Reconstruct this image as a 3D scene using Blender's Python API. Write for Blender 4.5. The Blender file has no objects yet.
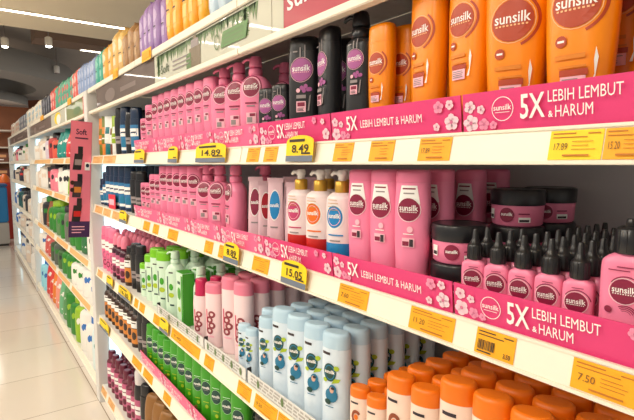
import bpy, bmesh, math, random
from mathutils import Vector, Matrix
random.seed(7)
SC = bpy.context.scene
COL = SC.collection
PI = math.pi

# ------------------------------------------------------------------ camera model
FPX, CD, CH = 480.0, 0.60, 1.4545
yaw = math.atan(350 / FPX); pit = math.atan(46 / FPX)
cy, sy, cp, sp = math.cos(yaw), math.sin(yaw), math.cos(pit), math.sin(pit)
FW = Vector((-cy * cp, sy * cp, -sp)); RT = Vector((sy, cy, 0)); UP = Vector((-cy * sp, sy * sp, cp))

def atY(px, py, Y=0.0):
    """world X, Z of a photo point on the vertical plane at depth Y"""
    d = FW + RT * ((px - 317) / FPX) + UP * ((210 - py) / FPX)
    t = (Y + CD) / d.y
    return d.x * t, CH + d.z * t

def pxy(x, y, z):
    v = Vector((x, y + CD, z - CH)); d = v.dot(FW)
    return 317 + FPX * v.dot(RT) / d, 210 - FPX * v.dot(UP) / d

def X_on(px, Y, Z):
    """X where the level line at depth Y, height Z crosses the photo column px"""
    py = 164
    for _ in range(6):
        x = atY(px, py, Y)[0]; py = pxy(x, Y, Z)[1]
    return x

def X_at(px, Y=0.0, py=200):
    return atY(px, py, Y)[0]

cam = bpy.data.cameras.new('camera'); cam.sensor_width = 36; cam.lens = FPX * 36 / 634
cam.clip_start = 0.02
camo = bpy.data.objects.new('camera', cam); COL.objects.link(camo)
camo.matrix_world = Matrix(((RT.x, UP.x, -FW.x, 0), (RT.y, UP.y, -FW.y, -CD), (RT.z, UP.z, -FW.z, CH), (0, 0, 0, 1)))
SC.camera = camo

# ------------------------------------------------------------------ materials
def lin(c):
    return tuple((v / 12.92 if v <= .04045 else ((v + .055) / 1.055) ** 2.4) for v in (x / 255 for x in c))

MATS = {}
def mat(name, rgb, rough=.4, metal=0, coat=0, emit=0, trans=0, noise=0, nscale=8, bump=0, bscale=60, spec=.5):
    if name in MATS: return MATS[name]
    m = bpy.data.materials.new(name); m.use_nodes = True
    nt = m.node_tree; b = nt.nodes['Principled BSDF']
    c = lin(rgb)
    b.inputs['Base Color'].default_value = (*c, 1)
    b.inputs['Roughness'].default_value = rough
    b.inputs['Metallic'].default_value = metal
    b.inputs['Coat Weight'].default_value = coat
    b.inputs['Coat Roughness'].default_value = .02
    b.inputs['Specular IOR Level'].default_value = spec
    b.inputs['Transmission Weight'].default_value = trans
    if emit:
        b.inputs['Emission Color'].default_value = (*c, 1)
        b.inputs['Emission Strength'].default_value = emit
    if noise or bump:
        tc = nt.nodes.new('ShaderNodeTexCoord')
    if noise:
        n = nt.nodes.new('ShaderNodeTexNoise'); n.inputs['Scale'].default_value = nscale
        n.inputs['Detail'].default_value = 4
        r = nt.nodes.new('ShaderNodeMapRange')
        r.inputs['To Min'].default_value = 1 - noise; r.inputs['To Max'].default_value = 1 + noise
        mx = nt.nodes.new('ShaderNodeMix'); mx.data_type = 'RGBA'; mx.blend_type = 'MULTIPLY'
        mx.inputs[0].default_value = 1; mx.inputs[6].default_value = (*c, 1)
        nt.links.new(tc.outputs['Object'], n.inputs['Vector'])
        nt.links.new(n.outputs['Fac'], r.inputs['Value'])
        nt.links.new(r.outputs['Result'], mx.inputs[7])
        nt.links.new(mx.outputs[2], b.inputs['Base Color'])
    if bump:
        n2 = nt.nodes.new('ShaderNodeTexNoise'); n2.inputs['Scale'].default_value = bscale
        bp = nt.nodes.new('ShaderNodeBump'); bp.inputs['Strength'].default_value = bump
        bp.inputs['Distance'].default_value = .004
        nt.links.new(tc.outputs['Object'], n2.inputs['Vector'])
        nt.links.new(n2.outputs['Fac'], bp.inputs['Height'])
        nt.links.new(bp.outputs['Normal'], b.inputs['Normal'])
    MATS[name] = m
    return m

def pl(name, rgb, rough=.33, **k):     # glossy moulded plastic
    k.setdefault('noise', .03)
    return mat(name, rgb, rough, **k)

PINK = pl('pink plastic', (242, 134, 170), .34)
PINKCAP = pl('pink cap plastic', (238, 126, 162), .38)
ORANGE = pl('orange plastic', (249, 142, 2), .3)
BLACK = pl('black plastic', (30, 30, 33), .3)
BLACKBODY = pl('charcoal bottle plastic', (36, 36, 39), .3)
MAROON = pl('maroon print', (136, 24, 62), .4)
REDBROWN = pl('red brown print', (178, 62, 22), .4)
PURPLE = pl('orchid print', (168, 84, 148), .4)
WHITE = pl('white print', (248, 246, 242), .45)
PALEPINK = pl('pale pink print', (250, 190, 205), .45)
GREYP = pl('grey print', (150, 140, 140), .5)
DARKP = pl('dark print', (52, 40, 48), .5)
LBLUE = pl('light blue plastic', (220, 236, 248), .35)
LBLUECAP = pl('light blue cap plastic', (190, 220, 238), .35)
TEALP = pl('teal print', (26, 120, 158), .4)
DGREEN = pl('dark green print', (20, 70, 62), .4)
LIME = pl('lime print', (176, 200, 40), .4)
SKIN = pl('warm print', (226, 176, 150), .5)
GREEN = pl('green plastic', (62, 160, 28), .33)
GREENCAP = pl('lime green cap', (120, 196, 24), .36)
PALEGREEN = pl('pale green plastic', (212, 238, 214), .36)
PEACH = pl('peach white plastic', (250, 222, 204), .36)
ORANGECAP = pl('orange cap plastic', (244, 122, 12), .36)
ROSECAP = pl('rose cap plastic', (240, 132, 158), .38)
BLUSH = pl('blush white plastic', (250, 222, 224), .36)
CRIMSON = pl('crimson cap plastic', (206, 34, 92), .33)
AMBER = pl('dark amber plastic', (58, 34, 22), .28)
AMBERL = pl('amber label', (214, 132, 46), .4)
WINE = pl('wine plastic', (104, 20, 50), .3)
WINEL = pl('wine label', (196, 96, 134), .4)
NAVY = pl('navy plastic', (20, 44, 74), .32)
TEALCAP = pl('teal plastic', (10, 112, 118), .33)
BLUEL = pl('blue label', (48, 118, 168), .4)
GOLD = mat('gold metal', (214, 168, 66), .3, .5)
GOLDB = pl('golden brown plastic', (146, 100, 48), .4, bump=.3)
MISTW = pl('mist white plastic', (244, 226, 226), .33)
REDP = pl('red plastic', (206, 34, 30), .36)
BLUEP = pl('blue print', (24, 132, 196), .38)
SILVERFOIL = pl('pearl pouch film', (232, 196, 206), .28, bump=.35, bscale=40)
OLIVE = pl('olive plastic', (112, 124, 30), .36)
YELLOW = pl('yellow card', (250, 214, 20), .55)
TAGORANGE = pl('amber yellow card', (246, 172, 12), .55)
TAGPALE = pl('pale orange card', (232, 180, 116), .6)
TAGGREY = pl('slate grey card', (112, 122, 138), .55)
INK = pl('tag ink', (60, 46, 30), .6)
INKSOFT = pl('faded tag ink', (190, 116, 20), .6)
TRAYPINK = pl('pink printed card', (224, 60, 122), .45)
TRAYPINK2 = pl('light pink printed card', (240, 106, 150), .45)
CARDBROWN = pl('brown cardboard', (160, 104, 60), .8)
BLOSSOM = pl('blossom print', (246, 208, 220), .5)
BLOSSOMC = pl('blossom centre print', (206, 110, 146), .5)
BLOSSOM2 = pl('rosy blossom print', (242, 150, 184), .5)
CREAM = mat('cream powder coated steel', (246, 238, 220), .42, noise=.02)
SHELFM = mat('white shelf steel', (226, 222, 216), .45, noise=.03)
BACKM = mat('grey back panel steel', (200, 200, 202), .55, noise=.03)
POSTM = mat('white upright steel', (224, 222, 218), .4, noise=.03)
CLEARCARD = mat('frosted strip plastic', (226, 226, 222), .3)
STRIPTXT = pl('strip grey print', (178, 174, 168), .5)
LEAFP = pl('leaf print', (92, 122, 66), .4)
SIGNWHITE = mat('white sign acrylic', (206, 206, 190), .5, coat=.25, noise=.03, spec=.2)
SIGNPINK = mat('dusky pink sign acrylic', (190, 88, 102), .5, coat=.3, noise=.04, spec=.2)
SIGNGREY = mat('grey sign acrylic', (112, 98, 92), .5, coat=.3, noise=.2, nscale=14, spec=.2)
SIGNOLIVE = mat('olive sign acrylic', (140, 150, 106), .5, coat=.2, noise=.15, spec=.2)
LED = mat('cool led tube', (214, 246, 255), emit=2.0)
LEDW = mat('warm led tube', (255, 244, 222), emit=14)

# ------------------------------------------------------------------ mesh builder
class MB:
    def __init__(s): s.v = []; s.f = []; s.m = []; s.mats = []
    def mi(s, m):
        if m not in s.mats: s.mats.append(m)
        return s.mats.index(m)
    def add(s, vs, fs, m, smooth=True):
        o = len(s.v); s.v += [tuple(p) for p in vs]; k = s.mi(m)
        for f in fs: s.f.append(tuple(i + o for i in f)); s.m.append((k, smooth))
        return s
    def box(s, x0, x1, y0, y1, z0, z1, m, bev=0.0, tilt=0.0):
        bm = bmesh.new(); bmesh.ops.create_cube(bm, size=1)
        for v in bm.verts:
            v.co = Vector((x0 + (v.co.x + .5) * (x1 - x0), y0 + (v.co.y + .5) * (y1 - y0), z0 + (v.co.z + .5) * (z1 - z0)))
        if bev: bmesh.ops.bevel(bm, geom=bm.edges[:], offset=bev, segments=2, affect='EDGES')
        if tilt:
            for v in bm.verts: v.co.y += tilt * (v.co.z - z0)
        bm.verts.index_update()
        s.add([v.co[:] for v in bm.verts], [[v.index for v in f.verts] for f in bm.faces], m, False); bm.free()
        return s
    def loft(s, secs, m, n=2.0, seg=28, cx=0, cyy=0, cap0=True, cap1=True):
        """secs: (z, a, b[, dx, dy]) superelliptic rings"""
        vs, fs = [], []
        for sc in secs:
            z, a, b = sc[:3]; dx = sc[3] if len(sc) > 3 else 0; dy = sc[4] if len(sc) > 4 else 0
            for i in range(seg):
                t = 2 * PI * i / seg; c, q = math.cos(t), math.sin(t)
                vs.append((cx + dx + a * math.copysign(abs(c) ** (2 / n), c), cyy + dy + b * math.copysign(abs(q) ** (2 / n), q), z))
        for r in range(len(secs) - 1):
            for i in range(seg):
                j = (i + 1) % seg
                fs.append((r * seg + i, r * seg + j, (r + 1) * seg + j, (r + 1) * seg + i))
        s.add(vs, fs, m)
        if cap0: s.add(vs[:seg], [tuple(reversed(range(seg)))], m, False)
        if cap1: s.add(vs[-seg:], [tuple(range(seg))], m, False)
        return s
    def tube(s, pts, r, m, seg=10):
        vs, fs = [], []; n = len(pts)
        for k, p in enumerate(pts):
            p = Vector(p); a = Vector(pts[max(0, k - 1)]); b = Vector(pts[min(n - 1, k + 1)])
            d = (b - a).normalized(); u = d.cross(Vector((0, 0, 1)))
            if u.length < 1e-3: u = d.cross(Vector((0, 1, 0)))
            u.normalize(); w = d.cross(u); rr = r[k] if isinstance(r, (list, tuple)) else r
            for i in range(seg):
                t = 2 * PI * i / seg; vs.append(p + u * rr * math.cos(t) + w * rr * math.sin(t))
        for k in range(n - 1):
            for i in range(seg):
                j = (i + 1) % seg; fs.append((k * seg + i, k * seg + j, (k + 1) * seg + j, (k + 1) * seg + i))
        fs.append(tuple(range(seg))); fs.append(tuple((n - 1) * seg + i for i in range(seg)))
        return s.add(vs, fs, m)
    def mesh(s, name):
        me = bpy.data.meshes.new(name); me.from_pydata(s.v, [], s.f)
        for m in s.mats: me.materials.append(m)
        me.polygons.foreach_set('material_index', [a for a, b in s.m])
        me.polygons.foreach_set('use_smooth', [b for a, b in s.m])
        me.update(); return me

def smooth_prof(keys, n=4):
    """Catmull-Rom refinement of a profile of tuples"""
    out = []
    for i in range(len(keys) - 1):
        p0 = keys[max(0, i - 1)]; p1 = keys[i]; p2 = keys[i + 1]; p3 = keys[min(len(keys) - 1, i + 2)]
        for k in range(n):
            t = k / n
            out.append(tuple(.5 * ((2 * b) + (c - a) * t + (2 * a - 5 * b + 4 * c - d) * t * t + (3 * b - a - 3 * c + d) * t ** 3) for a, b, c, d in zip(p0, p1, p2, p3)))
    out.append(keys[-1])
    lo = out[0][0]; res = []
    for p in out:                                   # heights never run backwards
        lo = max(lo, min(p[0], keys[-1][0])); res.append((lo,) + tuple(p[1:]))
    return res

# lettering: glyph outlines as flat triangles, later laid onto the curved or flat printed face
TXT = {}
def glyphs(txt, bold=.0):
    k = (txt, bold)
    if k in TXT: return TXT[k]
    cu = bpy.data.curves.new('lettering', 'FONT'); cu.body = txt; cu.resolution_u = 2; cu.offset = bold
    ob = bpy.data.objects.new('lettering', cu); COL.objects.link(ob)
    dg = bpy.context.evaluated_depsgraph_get(); me = bpy.data.meshes.new_from_object(ob.evaluated_get(dg))
    vs = [(v.co.x, v.co.y) for v in me.vertices]; fs = [tuple(p.vertices) for p in me.polygons]
    bpy.data.objects.remove(ob); bpy.data.curves.remove(cu); bpy.data.meshes.remove(me)
    x0 = min(v[0] for v in vs); x1 = max(v[0] for v in vs); y0 = min(v[1] for v in vs); y1 = max(v[1] for v in vs)
    vs = [((x - x0) / (x1 - x0) - .5, (y - y0) / (y1 - y0) - .5) for x, y in vs]
    TXT[k] = (vs, fs); return TXT[k]

class Print:
    """printed graphics laid on a front surface y = surf(u, z)"""
    def __init__(s, surf, mb=None): s.s = surf; s.mb = mb or MB(); s.k = 0
    def put(s, uv, fs, m):
        s.k += 1; e = .0005 + .00022 * s.k
        s.mb.add([(u, s.s(u, z) - e, z) for u, z in uv], fs, m, False); return s
    def disc(s, u, z, ru, rz, m, seg=22, r0=0.0, a0=0, a1=2 * PI, rings=3):
        vs, fs = [], []
        for r in range(rings + 1):
            q = r0 + (1 - r0) * r / rings
            for i in range(seg + 1):
                t = a0 + (a1 - a0) * i / seg; vs.append((u + ru * q * math.cos(t), z + rz * q * math.sin(t)))
        w = seg + 1
        for r in range(rings):
            for i in range(seg): fs.append((r * w + i, r * w + i + 1, (r + 1) * w + i + 1, (r + 1) * w + i))
        return s.put(vs, fs, m)
    def rect(s, u0, u1, z0, z1, m, nu=6, nz=2, skew=0.0, taper=1.0):
        vs, fs = [], []
        for j in range(nz + 1):
            t = j / nz
            for i in range(nu + 1):
                u = (u0 + (u1 - u0) * i / nu)
                uc = (u0 + u1) / 2; u = uc + (u - uc) * (1 + (taper - 1) * t) + skew * (t - .5)
                vs.append((u, z0 + (z1 - z0) * t))
        for j in range(nz):
            for i in range(nu): fs.append((j * (nu + 1) + i, j * (nu + 1) + i + 1, (j + 1) * (nu + 1) + i + 1, (j + 1) * (nu + 1) + i))
        return s.put(vs, fs, m)
    def poly(s, pts, m): return s.put(pts, [tuple(range(len(pts)))], m)
    def text(s, t, u, z, w, h, m, bold=.02, rot=0.0):
        vs, fs = glyphs(t, bold); c, q = math.cos(rot), math.sin(rot)
        return s.put([(u + x * w * c - y * h * q, z + x * w * q + y * h * c) for x, y in vs], fs, m)
    def lines(s, u0, u1, z, n, dz, h, m, rnd=random.Random(3)):
        for i in range(n):
            s.rect(u0, u0 + (u1 - u0) * rnd.uniform(.6, 1), z - i * dz - h, z - i * dz, m, 3, 1)
        return s
    def blossom(s, u, z, r, ph=0.0, m=None):
        for k in range(5):
            t = ph + k * 2 * PI / 5
            s.disc(u + .6 * r * math.cos(t), z + .6 * r * math.sin(t), (.52 + .08 * (k % 2)) * r, .5 * r, m or BLOSSOM, 8, rings=1); s.k -= 1
        s.k += 1
        return s.disc(u, z, .26 * r, .26 * r, BLOSSOMC, 8, rings=1)

def ssurf(secs, n):
    """front surface of a superelliptic loft"""
    def f(u, z):
        p = secs[0]
        for q in secs[1:]:
            if q[0] >= z:
                t = 0 if q[0] == p[0] else (z - p[0]) / (q[0] - p[0]); t = max(0, min(1, t))
                a = p[1] + (q[1] - p[1]) * t; b = p[2] + (q[2] - p[2]) * t; break
            p = q
        else: a, b = secs[-1][1], secs[-1][2]
        r = min(.985, abs(u) / a)
        return -b * (1 - r ** n) ** (1 / n)
    return f

# ------------------------------------------------------------------ things
LABELS = {}
def props(o, label, cat, group=None, kind=None):
    o['label'] = label; o['category'] = cat
    if group: o['group'] = group
    if kind: o['kind'] = kind
    LABELS[label] = LABELS.get(label, 0) + 1
    return o

def mesh_obj(name, me, parent=None):
    o = bpy.data.objects.new(name, me); COL.objects.link(o)
    if parent: o.parent = parent
    return o

def structure(name, mb, parent=None):
    o = mesh_obj(name, mb.mesh(name), parent)
    if not parent: o['kind'] = 'structure'
    return o

def build(name, parts, loc, rot=0.0, label='', cat='', group=None, scale=1.0, tilt=0.0):
    """parts: [(part name, mesh, [(sub-part name, mesh)...])]; one part only -> a single mesh object"""
    if len(parts) == 1 and not parts[0][2]:
        r = bpy.data.objects.new(name, parts[0][1]); COL.objects.link(r)
    else:
        r = bpy.data.objects.new(name, None); r.empty_display_size = .02; COL.objects.link(r)
        for pn, me, subs in parts:
            p = mesh_obj(pn, me, r)
            for sn, sm in subs: mesh_obj(sn, sm, p)
    r.location = loc; r.rotation_euler = (0, tilt, rot); r.scale = (scale, scale, scale)
    return props(r, label, cat, group)

ORD = ['first', 'second', 'third', 'fourth', 'fifth', 'sixth', 'seventh', 'eighth', 'ninth', 'tenth', 'eleventh', 'twelfth',
       'thirteenth', 'fourteenth', 'fifteenth', 'sixteenth', 'seventeenth', 'eighteenth', 'nineteenth', 'twentieth']

# ------------------------------------------------------------------ container recipes
KINDS = {}
def kind(name):
    def deco(fn): KINDS[name] = fn; return fn
    return deco
CACHE = {}
def recipe(k, *a):
    key = (k,) + a
    if key not in CACHE: CACHE[key] = KINDS[k](*a)
    return CACHE[key]

def emblem(P, u, z, r, m, ring=WHITE, word=True, rz=None):
    rz = rz or r
    P.disc(u, z, r * 1.09, rz * 1.09, ring, r0=.965, rings=1)
    P.disc(u, z, r, rz, m)
    if word:
        P.text('sunsilk', u, z + rz * .14, r * 1.72, rz * .52, WHITE, .012)
        for k in range(9):
            P.rect(u - r * .8 + k * r * .18, u - r * .8 + k * r * .18 + r * .1, z - rz * .26, z - rz * .18, ring, 1, 1); P.k -= 1
        P.k += 1

def flat_bottle(H, a, b, body, cap, cz, prof=None, n=2.5, style=None, capr=.97):
    """oval shampoo bottle: waisted body, seam, flip cap with rounded top"""
    kb = prof or [(0, .80, .86), (.006, .86, .93), (.25, .90, .96), (.55, 1.0, 1.0), (.85, 1.0, 1.0), (1, .97, .97)]
    body_p = smooth_prof([(z * cz if z > .01 else z * .6, a * p, b * q) for z, p, q in kb])
    B = MB().loft(body_p, body, n)
    C = MB(); ct = H - cz
    C.loft([(cz + .0003, a * capr, b * capr), (cz + ct * .3, a * capr, b * capr), (cz + ct * .72, a * capr * .985, b * capr * .98), (cz + ct * .9, a * capr * .95, b * capr * .92), (H - .001, a * capr * .87, b * capr * .8), (H, a * capr * .78, b * capr * .7)], cap, n)
    parts = [('body', B.mesh('body'), []), ('cap', C.mesh('cap'), [])]
    S = ssurf(body_p, n)
    if style:
        P = Print(S); style(P, cz, a); parts.append(('printed_label', P.mb.mesh('printed_label'), []))
    return parts

def st_pinkbig(P, h, a):
    z = h * .765; r = a * .62
    P.rect(-r * 1.0, r * 1.0, z + r * .5, z + r * 2.1, WHITE, 6, 3, taper=.72)
    P.rect(-r * .6, r * .6, z + r * 1.75, z + r * 1.88, MAROON, 4, 1); P.rect(-r * .5, r * .5, z + r * 1.35, z + r * 1.47, GREYP, 4, 1)
    emblem(P, 0, z, r, MAROON)
    P.disc(a * .1, z - r * 1.75, r * .28, r * .28, PALEPINK, 12); P.rect(-r * .45, r * .5, z - r * 2.2, z - r * 2.12, WHITE, 4, 1)
    P.rect(-r * .55, r * .6, z - r * 3.3, z - r * 2.5, PALEPINK, 5, 2); P.rect(-r * .5, r * .1, z - r * 3.2, z - r * 2.8, MAROON, 3, 1); P.rect(r * .15, r * .5, z - r * 3.25, z - r * 2.6, DARKP, 3, 1)

def st_pink(P, h, a):
    z = h * .84; r = a * .64
    P.disc(0, z, r * 1.24, r * 1.28, MAROON, r0=.93, rings=1, a0=-.4, a1=2.6)
    emblem(P, 0, z, r, MAROON)
    P.rect(-r * .7, r * .7, z - r * 1.75, z - r * 1.6, MAROON, 5, 1); P.rect(-r * .5, r * .5, z - r * 2.05, z - r * 1.93, GREYP, 5, 1)
    P.rect(-r * .55, r * .65, z - r * 3.9, z - r * 2.7, PALEPINK, 5, 2); P.rect(-r * .45, r * .2, z - r * 3.75, z - r * 3.2, GREYP, 3, 1); P.rect(-r * .1, r * .55, z - r * 3.1, z - r * 2.8, MAROON, 3, 1)

def st_orange(P, h, a):
    z = h * (.68 if a > .04 else .785); r = a * .65
    P.disc(0, z, r * 1.28, r * 1.32, REDBROWN, r0=.90, rings=1, a0=-1.2, a1=.9)
    emblem(P, 0, z, r, REDBROWN, ring=pl('peach print', (252, 196, 140), .4))
    P.disc(-r * .55, z - r * 1.55, r * .26, r * .26, REDBROWN, 12); P.rect(-r * .7, -r * .4, z - r * 1.6, z - r * 1.5, WHITE, 2, 1)
    G = pl('deep orange print', (222, 128, 10), .4)
    P.rect(-r * .8, r * .5, z - r * 2.35, z - r * 2.15, G, 5, 1)
    P.rect(-r * .6, r * .55, z - r * 2.75, z - r * 2.65, G, 5, 1)
    P.rect(-r * .55, r * .62, z - r * 3.1, z - r * 2.82, REDBROWN, 5, 1); P.rect(-r * .5, r * .55, z - r * 3.75, z - r * 3.12, PALEPINK, 5, 2)
    P.lines(-r * .42, r * .45, z - r * 3.22, 4, r * .12, r * .05, GREYP)
    P.poly([(r * .72, z - r * 3.6), (r * .86, z - r * 3.6), (r * 1.0, z - r * 2.4), (r * .9, z - r * 1.95), (r * .84, z - r * 2.5), (r * .88, z - r * 3.1)], WHITE)

def st_black(P, h, a):
    z = h * .80; r = a * .70
    emblem(P, 0, z, r, PURPLE, ring=PALEPINK)
    rr = random.Random(5)
    for k in range(7):
        P.disc(-r * .2 + rr.uniform(-.8, 1.2) * r, z - r * rr.uniform(1.15, 1.9), r * .2, r * .2, rr.choice([PURPLE, PALEPINK]), 8, rings=1)
    P.rect(-r * .1, r * .02, z + r * 1.0, z + r * 1.9, GREYP, 1, 2); P.rect(r * .35, r * .45, z + r * 1.0, z + r * 2.1, GREYP, 1, 2); P.rect(-r * .75, -r * .3, z + r * 1.5, z + r * 1.62, GREYP, 2, 1)
    P.rect(-r * .4, r * .5, z - r * 2.5, z - r * 2.2, GREYP, 4, 1)
    P.rect(-r * .4, r * .5, z - r * 3.7, z - r * 2.75, PALEPINK, 4, 2); P.rect(-r * .3, r * .4, z - r * 3.2, z - r * 2.85, MAROON, 3, 1); P.lines(-r * .3, r * .4, z - r * 3.32, 3, r * .11, r * .05, DARKP)
    P.poly([(r * .66, z - r * 3.6), (r * .8, z - r * 3.6), (r * .95, z - r * 2.2), (r * .84, z - r * 2.3)], GREYP)

def st_blue(P, h, a):
    z = h * .74; r = a * .48
    P.rect(-a * .75, -a * .12, h * .93, h * .96, DARKP, 4, 1)
    P.disc(-a * .15, z, r, r * 1.25, DGREEN); P.disc(-a * .15, z, r * .8, r * 1.05, TEALP, r0=.85, rings=1)
    P.text('sunsilk', -a * .15, z + r * .1, r * 1.6, r * .5, WHITE, .03)
    P.poly([(a * .0, z - r * 1.5), (a * .5, z - r * 1.2), (a * .62, z - r * .75), (a * .2, z - r * .75)], LIME)
    P.disc(a * .35, z + r * .7, r * .4, r * .35, LIME, 10); P.disc(-a * .5, z - r * 1.15, r * .35, r * .3, LIME, 10)
    y = z - r * 2.75
    P.disc(0, y - r * .35, r * .95, r * 1.0, TEALP, 16); P.disc(a * .1, y + r * .45, r * .58, r * .72, TEALP, 14)
    P.disc(a * .04, y + r * .42, r * .32, r * .45, SKIN, 12); P.disc(a * .12, y + r * .66, r * .3, r * .2, DARKP, 10)
    P.disc(-a * .25, y - r * 1.3, r * .5, r * .4, DGREEN, 10); P.rect(-r * .9, r * .4, y - r * 2.0, y - r * 1.88, TEALP, 4, 1)

def st_oc(P, h, a):
    z = h * .68; r = a * .5
    BR = pl('brown print', (150, 70, 40), .4)
    P.rect(-a * .7, a * .1, h * .9, h * .93, DARKP, 4, 1)
    P.disc(-a * .1, z, r, r * 1.35, BR, r0=.55, rings=2, a0=.6, a1=5.4); P.disc(-a * .1, z, r * .42, r * .55, ORANGECAP, 12)
    P.text('sunsilk', 0, z - r * 1.9, r * 1.9, r * .5, BR, .02)
    P.disc(a * .1, z - r * 3.0, r * .8, r * .6, BR, 14); P.disc(a * .1, z - r * 3.0, r * .5, r * .35, PEACH, 12)
    P.rect(-r, r, z - r * 4.6, z - r * 4.1, ORANGECAP, 4, 1)

def st_rose(P, h, a):
    z = h * .62; r = a * .42
    BR = pl('rose brown print', (150, 60, 70), .4)
    for k in range(4):
        P.disc((-1) ** k * a * .14, z - k * r * 1.35, r, r * .85, BR, 14, r0=.45, rings=1)
    P.rect(-a * .55, -a * .42, z - r * 3.6, z + r * 1.2, CRIMSON, 1, 4)
    P.rect(-r, r, z - r * 5.6, z - r * 5.2, PALEPINK, 3, 1)

def st_green(P, h, a):
    z = h * .66; r = a * .58
    P.disc(0, z, r * 1.06, r * 1.26, PALEGREEN, r0=.97, rings=1)
    P.disc(0, z, r, r * 1.2, DGREEN); P.text('sunsilk', 0, z + r * .1, r * 1.65, r * .5, WHITE, .03)
    P.rect(-r * .55, r * .55, z - r * .4, z - r * .32, GREYP, 3, 1)
    P.rect(-r * .7, r * .7, z + r * 1.5, z + r * 1.6, PALEGREEN, 4, 1)
    P.rect(-r * .6, r * .6, z - r * 2.6, z - r * 2.45, LIME, 4, 1); P.disc(r * .2, z - r * 3.3, r * .35, r * .35, LIME, 10)

def st_palegreen(P, h, a):
    z = h * .6
    P.rect(-a * .5, -a * .34, z - h * .3, z + h * .2, DGREEN, 1, 3); P.rect(-a * .2, a * .4, h * .86, h * .885, DARKP, 3, 1)
    P.disc(a * .12, z, a * .3, a * .42, GREEN, 12); P.disc(a * .12, z - a, a * .4, a * .3, LIME, 12)
    P.rect(-a * .1, a * .5, z - h * .36, z - h * .33, DGREEN, 3, 1)

def st_amber(P, h, a):
    P.rect(-a * .72, a * .72, h * .6, h * .82, WHITE, 6, 2); P.rect(-a * .72, a * .72, h * .12, h * .58, AMBERL, 6, 2)
    P.disc(0, h * .36, a * .45, a * .6, AMBER, 12); P.rect(-a * .4, a * .4, h * .74, h * .77, DARKP, 3, 1)

def st_wine(P, h, a):
    P.rect(-a * .8, a * .8, h * .16, h * .88, WINEL, 6, 3); P.rect(-a * .5, a * .6, h * .5, h * .72, WHITE, 5, 2)
    P.rect(-a * .4, a * .4, h * .6, h * .63, WINE, 3, 1); P.disc(0, h * .32, a * .5, a * .5, WINE, 12)

def st_navy(P, h, a):
    P.rect(-a * .8, a * .8, h * .1, h * .82, BLUEL, 6, 3); P.rect(-a * .8, a * .8, h * .5, h * .72, WHITE, 5, 2)
    P.rect(-a * .5, a * .5, h * .59, h * .63, NAVY, 3, 1); P.disc(a * .1, h * .3, a * .5, a * .6, TEALP, 12); P.rect(-a * .5, a * .5, h * .12, h * .2, WHITE, 3, 1)

def st_pinkwhite(P, h, a):
    P.rect(-a * .8, a * .8, h * .6, h * .86, WHITE, 6, 2)
    P.disc(0, h * .42, a * .5, a * .6, WINEL, 14, r0=.6, rings=1); P.rect(-a * .5, a * .5, h * .7, h * .73, MAROON, 3, 1)
    P.disc(0, h * .2, a * .4, a * .5, MAROON, 12, r0=.6, rings=1)

@kind('pinkbig')
def _(): return flat_bottle(.222, .0325, .021, PINK, PINKCAP, .2, style=st_pinkbig, prof=[(0, .84, .9), (.006, .9, .96), (.2, .9, .98), (.55, 1, 1), (.85, .98, 1), (1, .94, .97)])
@kind('pink')
def _(H=.225): return flat_bottle(H, .033 * (H / .225) ** .45, .021 * (H / .225) ** .4, PINK, PINKCAP, H * .90, style=st_pink)
@kind('orange')
def _(H=.25, a=.037): return flat_bottle(H, a, a * .6, ORANGE, ORANGE, H * .84, style=st_orange, prof=[(0, .78, .86), (.006, .84, .93), (.2, .86, .97), (.5, .95, 1), (.8, 1.0, 1), (1, .99, .99)], capr=.985)
@kind('black')
def _(H=.24, a=.034): return flat_bottle(H, a, a * .62, BLACKBODY, BLACK, H * .86, style=st_black, n=2.8, prof=[(0, .9, .9), (.006, .96, .96), (.3, .98, 1), (.8, 1, 1), (1, .97, .97)], capr=.95)
@kind('blue')
def _(H=.24, a=.034): return flat_bottle(H, a, a * .66, LBLUE, LBLUECAP, H * .855, style=st_blue, n=2.2, prof=[(0, .9, .9), (.006, .97, .97), (.3, 1, 1), (.9, 1, 1), (1, .99, .99)], capr=.985)
@kind('orangecap')
def _(H=.25, a=.031): return flat_bottle(H, a, a * .72, PEACH, ORANGECAP, H * .855, style=st_oc, n=2.2, prof=[(0, .9, .9), (.006, .97, .97), (.3, 1, 1), (.9, 1, 1), (1, .99, .99)], capr=1.0)
@kind('rose')
def _(H=.25, a=.034): return flat_bottle(H, a, a * .66, BLUSH, ROSECAP, H * .84, style=st_rose, n=2.2, prof=[(0, .9, .9), (.006, .97, .97), (.3, 1, 1), (.9, 1, 1), (1, .99, .99)], capr=1.0)
@kind('crimson')
def _(H=.21):
    b = smooth_prof([(0, .029, .02), (.006, .031, .0215), (.1, .032, .022), (.135, .031, .0215), (.147, .027, .02), (.15, .024, .019)])
    C = MB().loft([(.151, .023, .019), (.195, .022, .018), (H - .004, .021, .0175), (H, .017, .014)], CRIMSON, 2.2)
    P = Print(ssurf(b, 2.3)); st_rose(P, .14, .031)
    return [('body', MB().loft(b, BLUSH, 2.3).mesh('body'), []), ('cap', C.mesh('cap'), []), ('printed_label', P.mb.mesh('printed_label'), [])]
@kind('green')
def _(H=.2): return flat_bottle(H, .034, .021, GREEN, GREEN, H * .83, style=st_green, n=2.3, prof=[(0, .9, .9), (.006, .97, .97), (.3, 1, 1), (.85, 1, 1), (1, .93, .95)], capr=.92)
@kind('greencap')
def _(H=.25, a=.036): return flat_bottle(H, a, a * .68, PALEGREEN, GREENCAP, H * .84, style=st_palegreen, n=2.2, capr=1.02)
@kind('darkblue')
def _(H=.2): return flat_bottle(H, .034, .021, pl('slate blue plastic', (52, 70, 100), .35), BLACK, H * .83, style=st_green, n=2.3)
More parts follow.
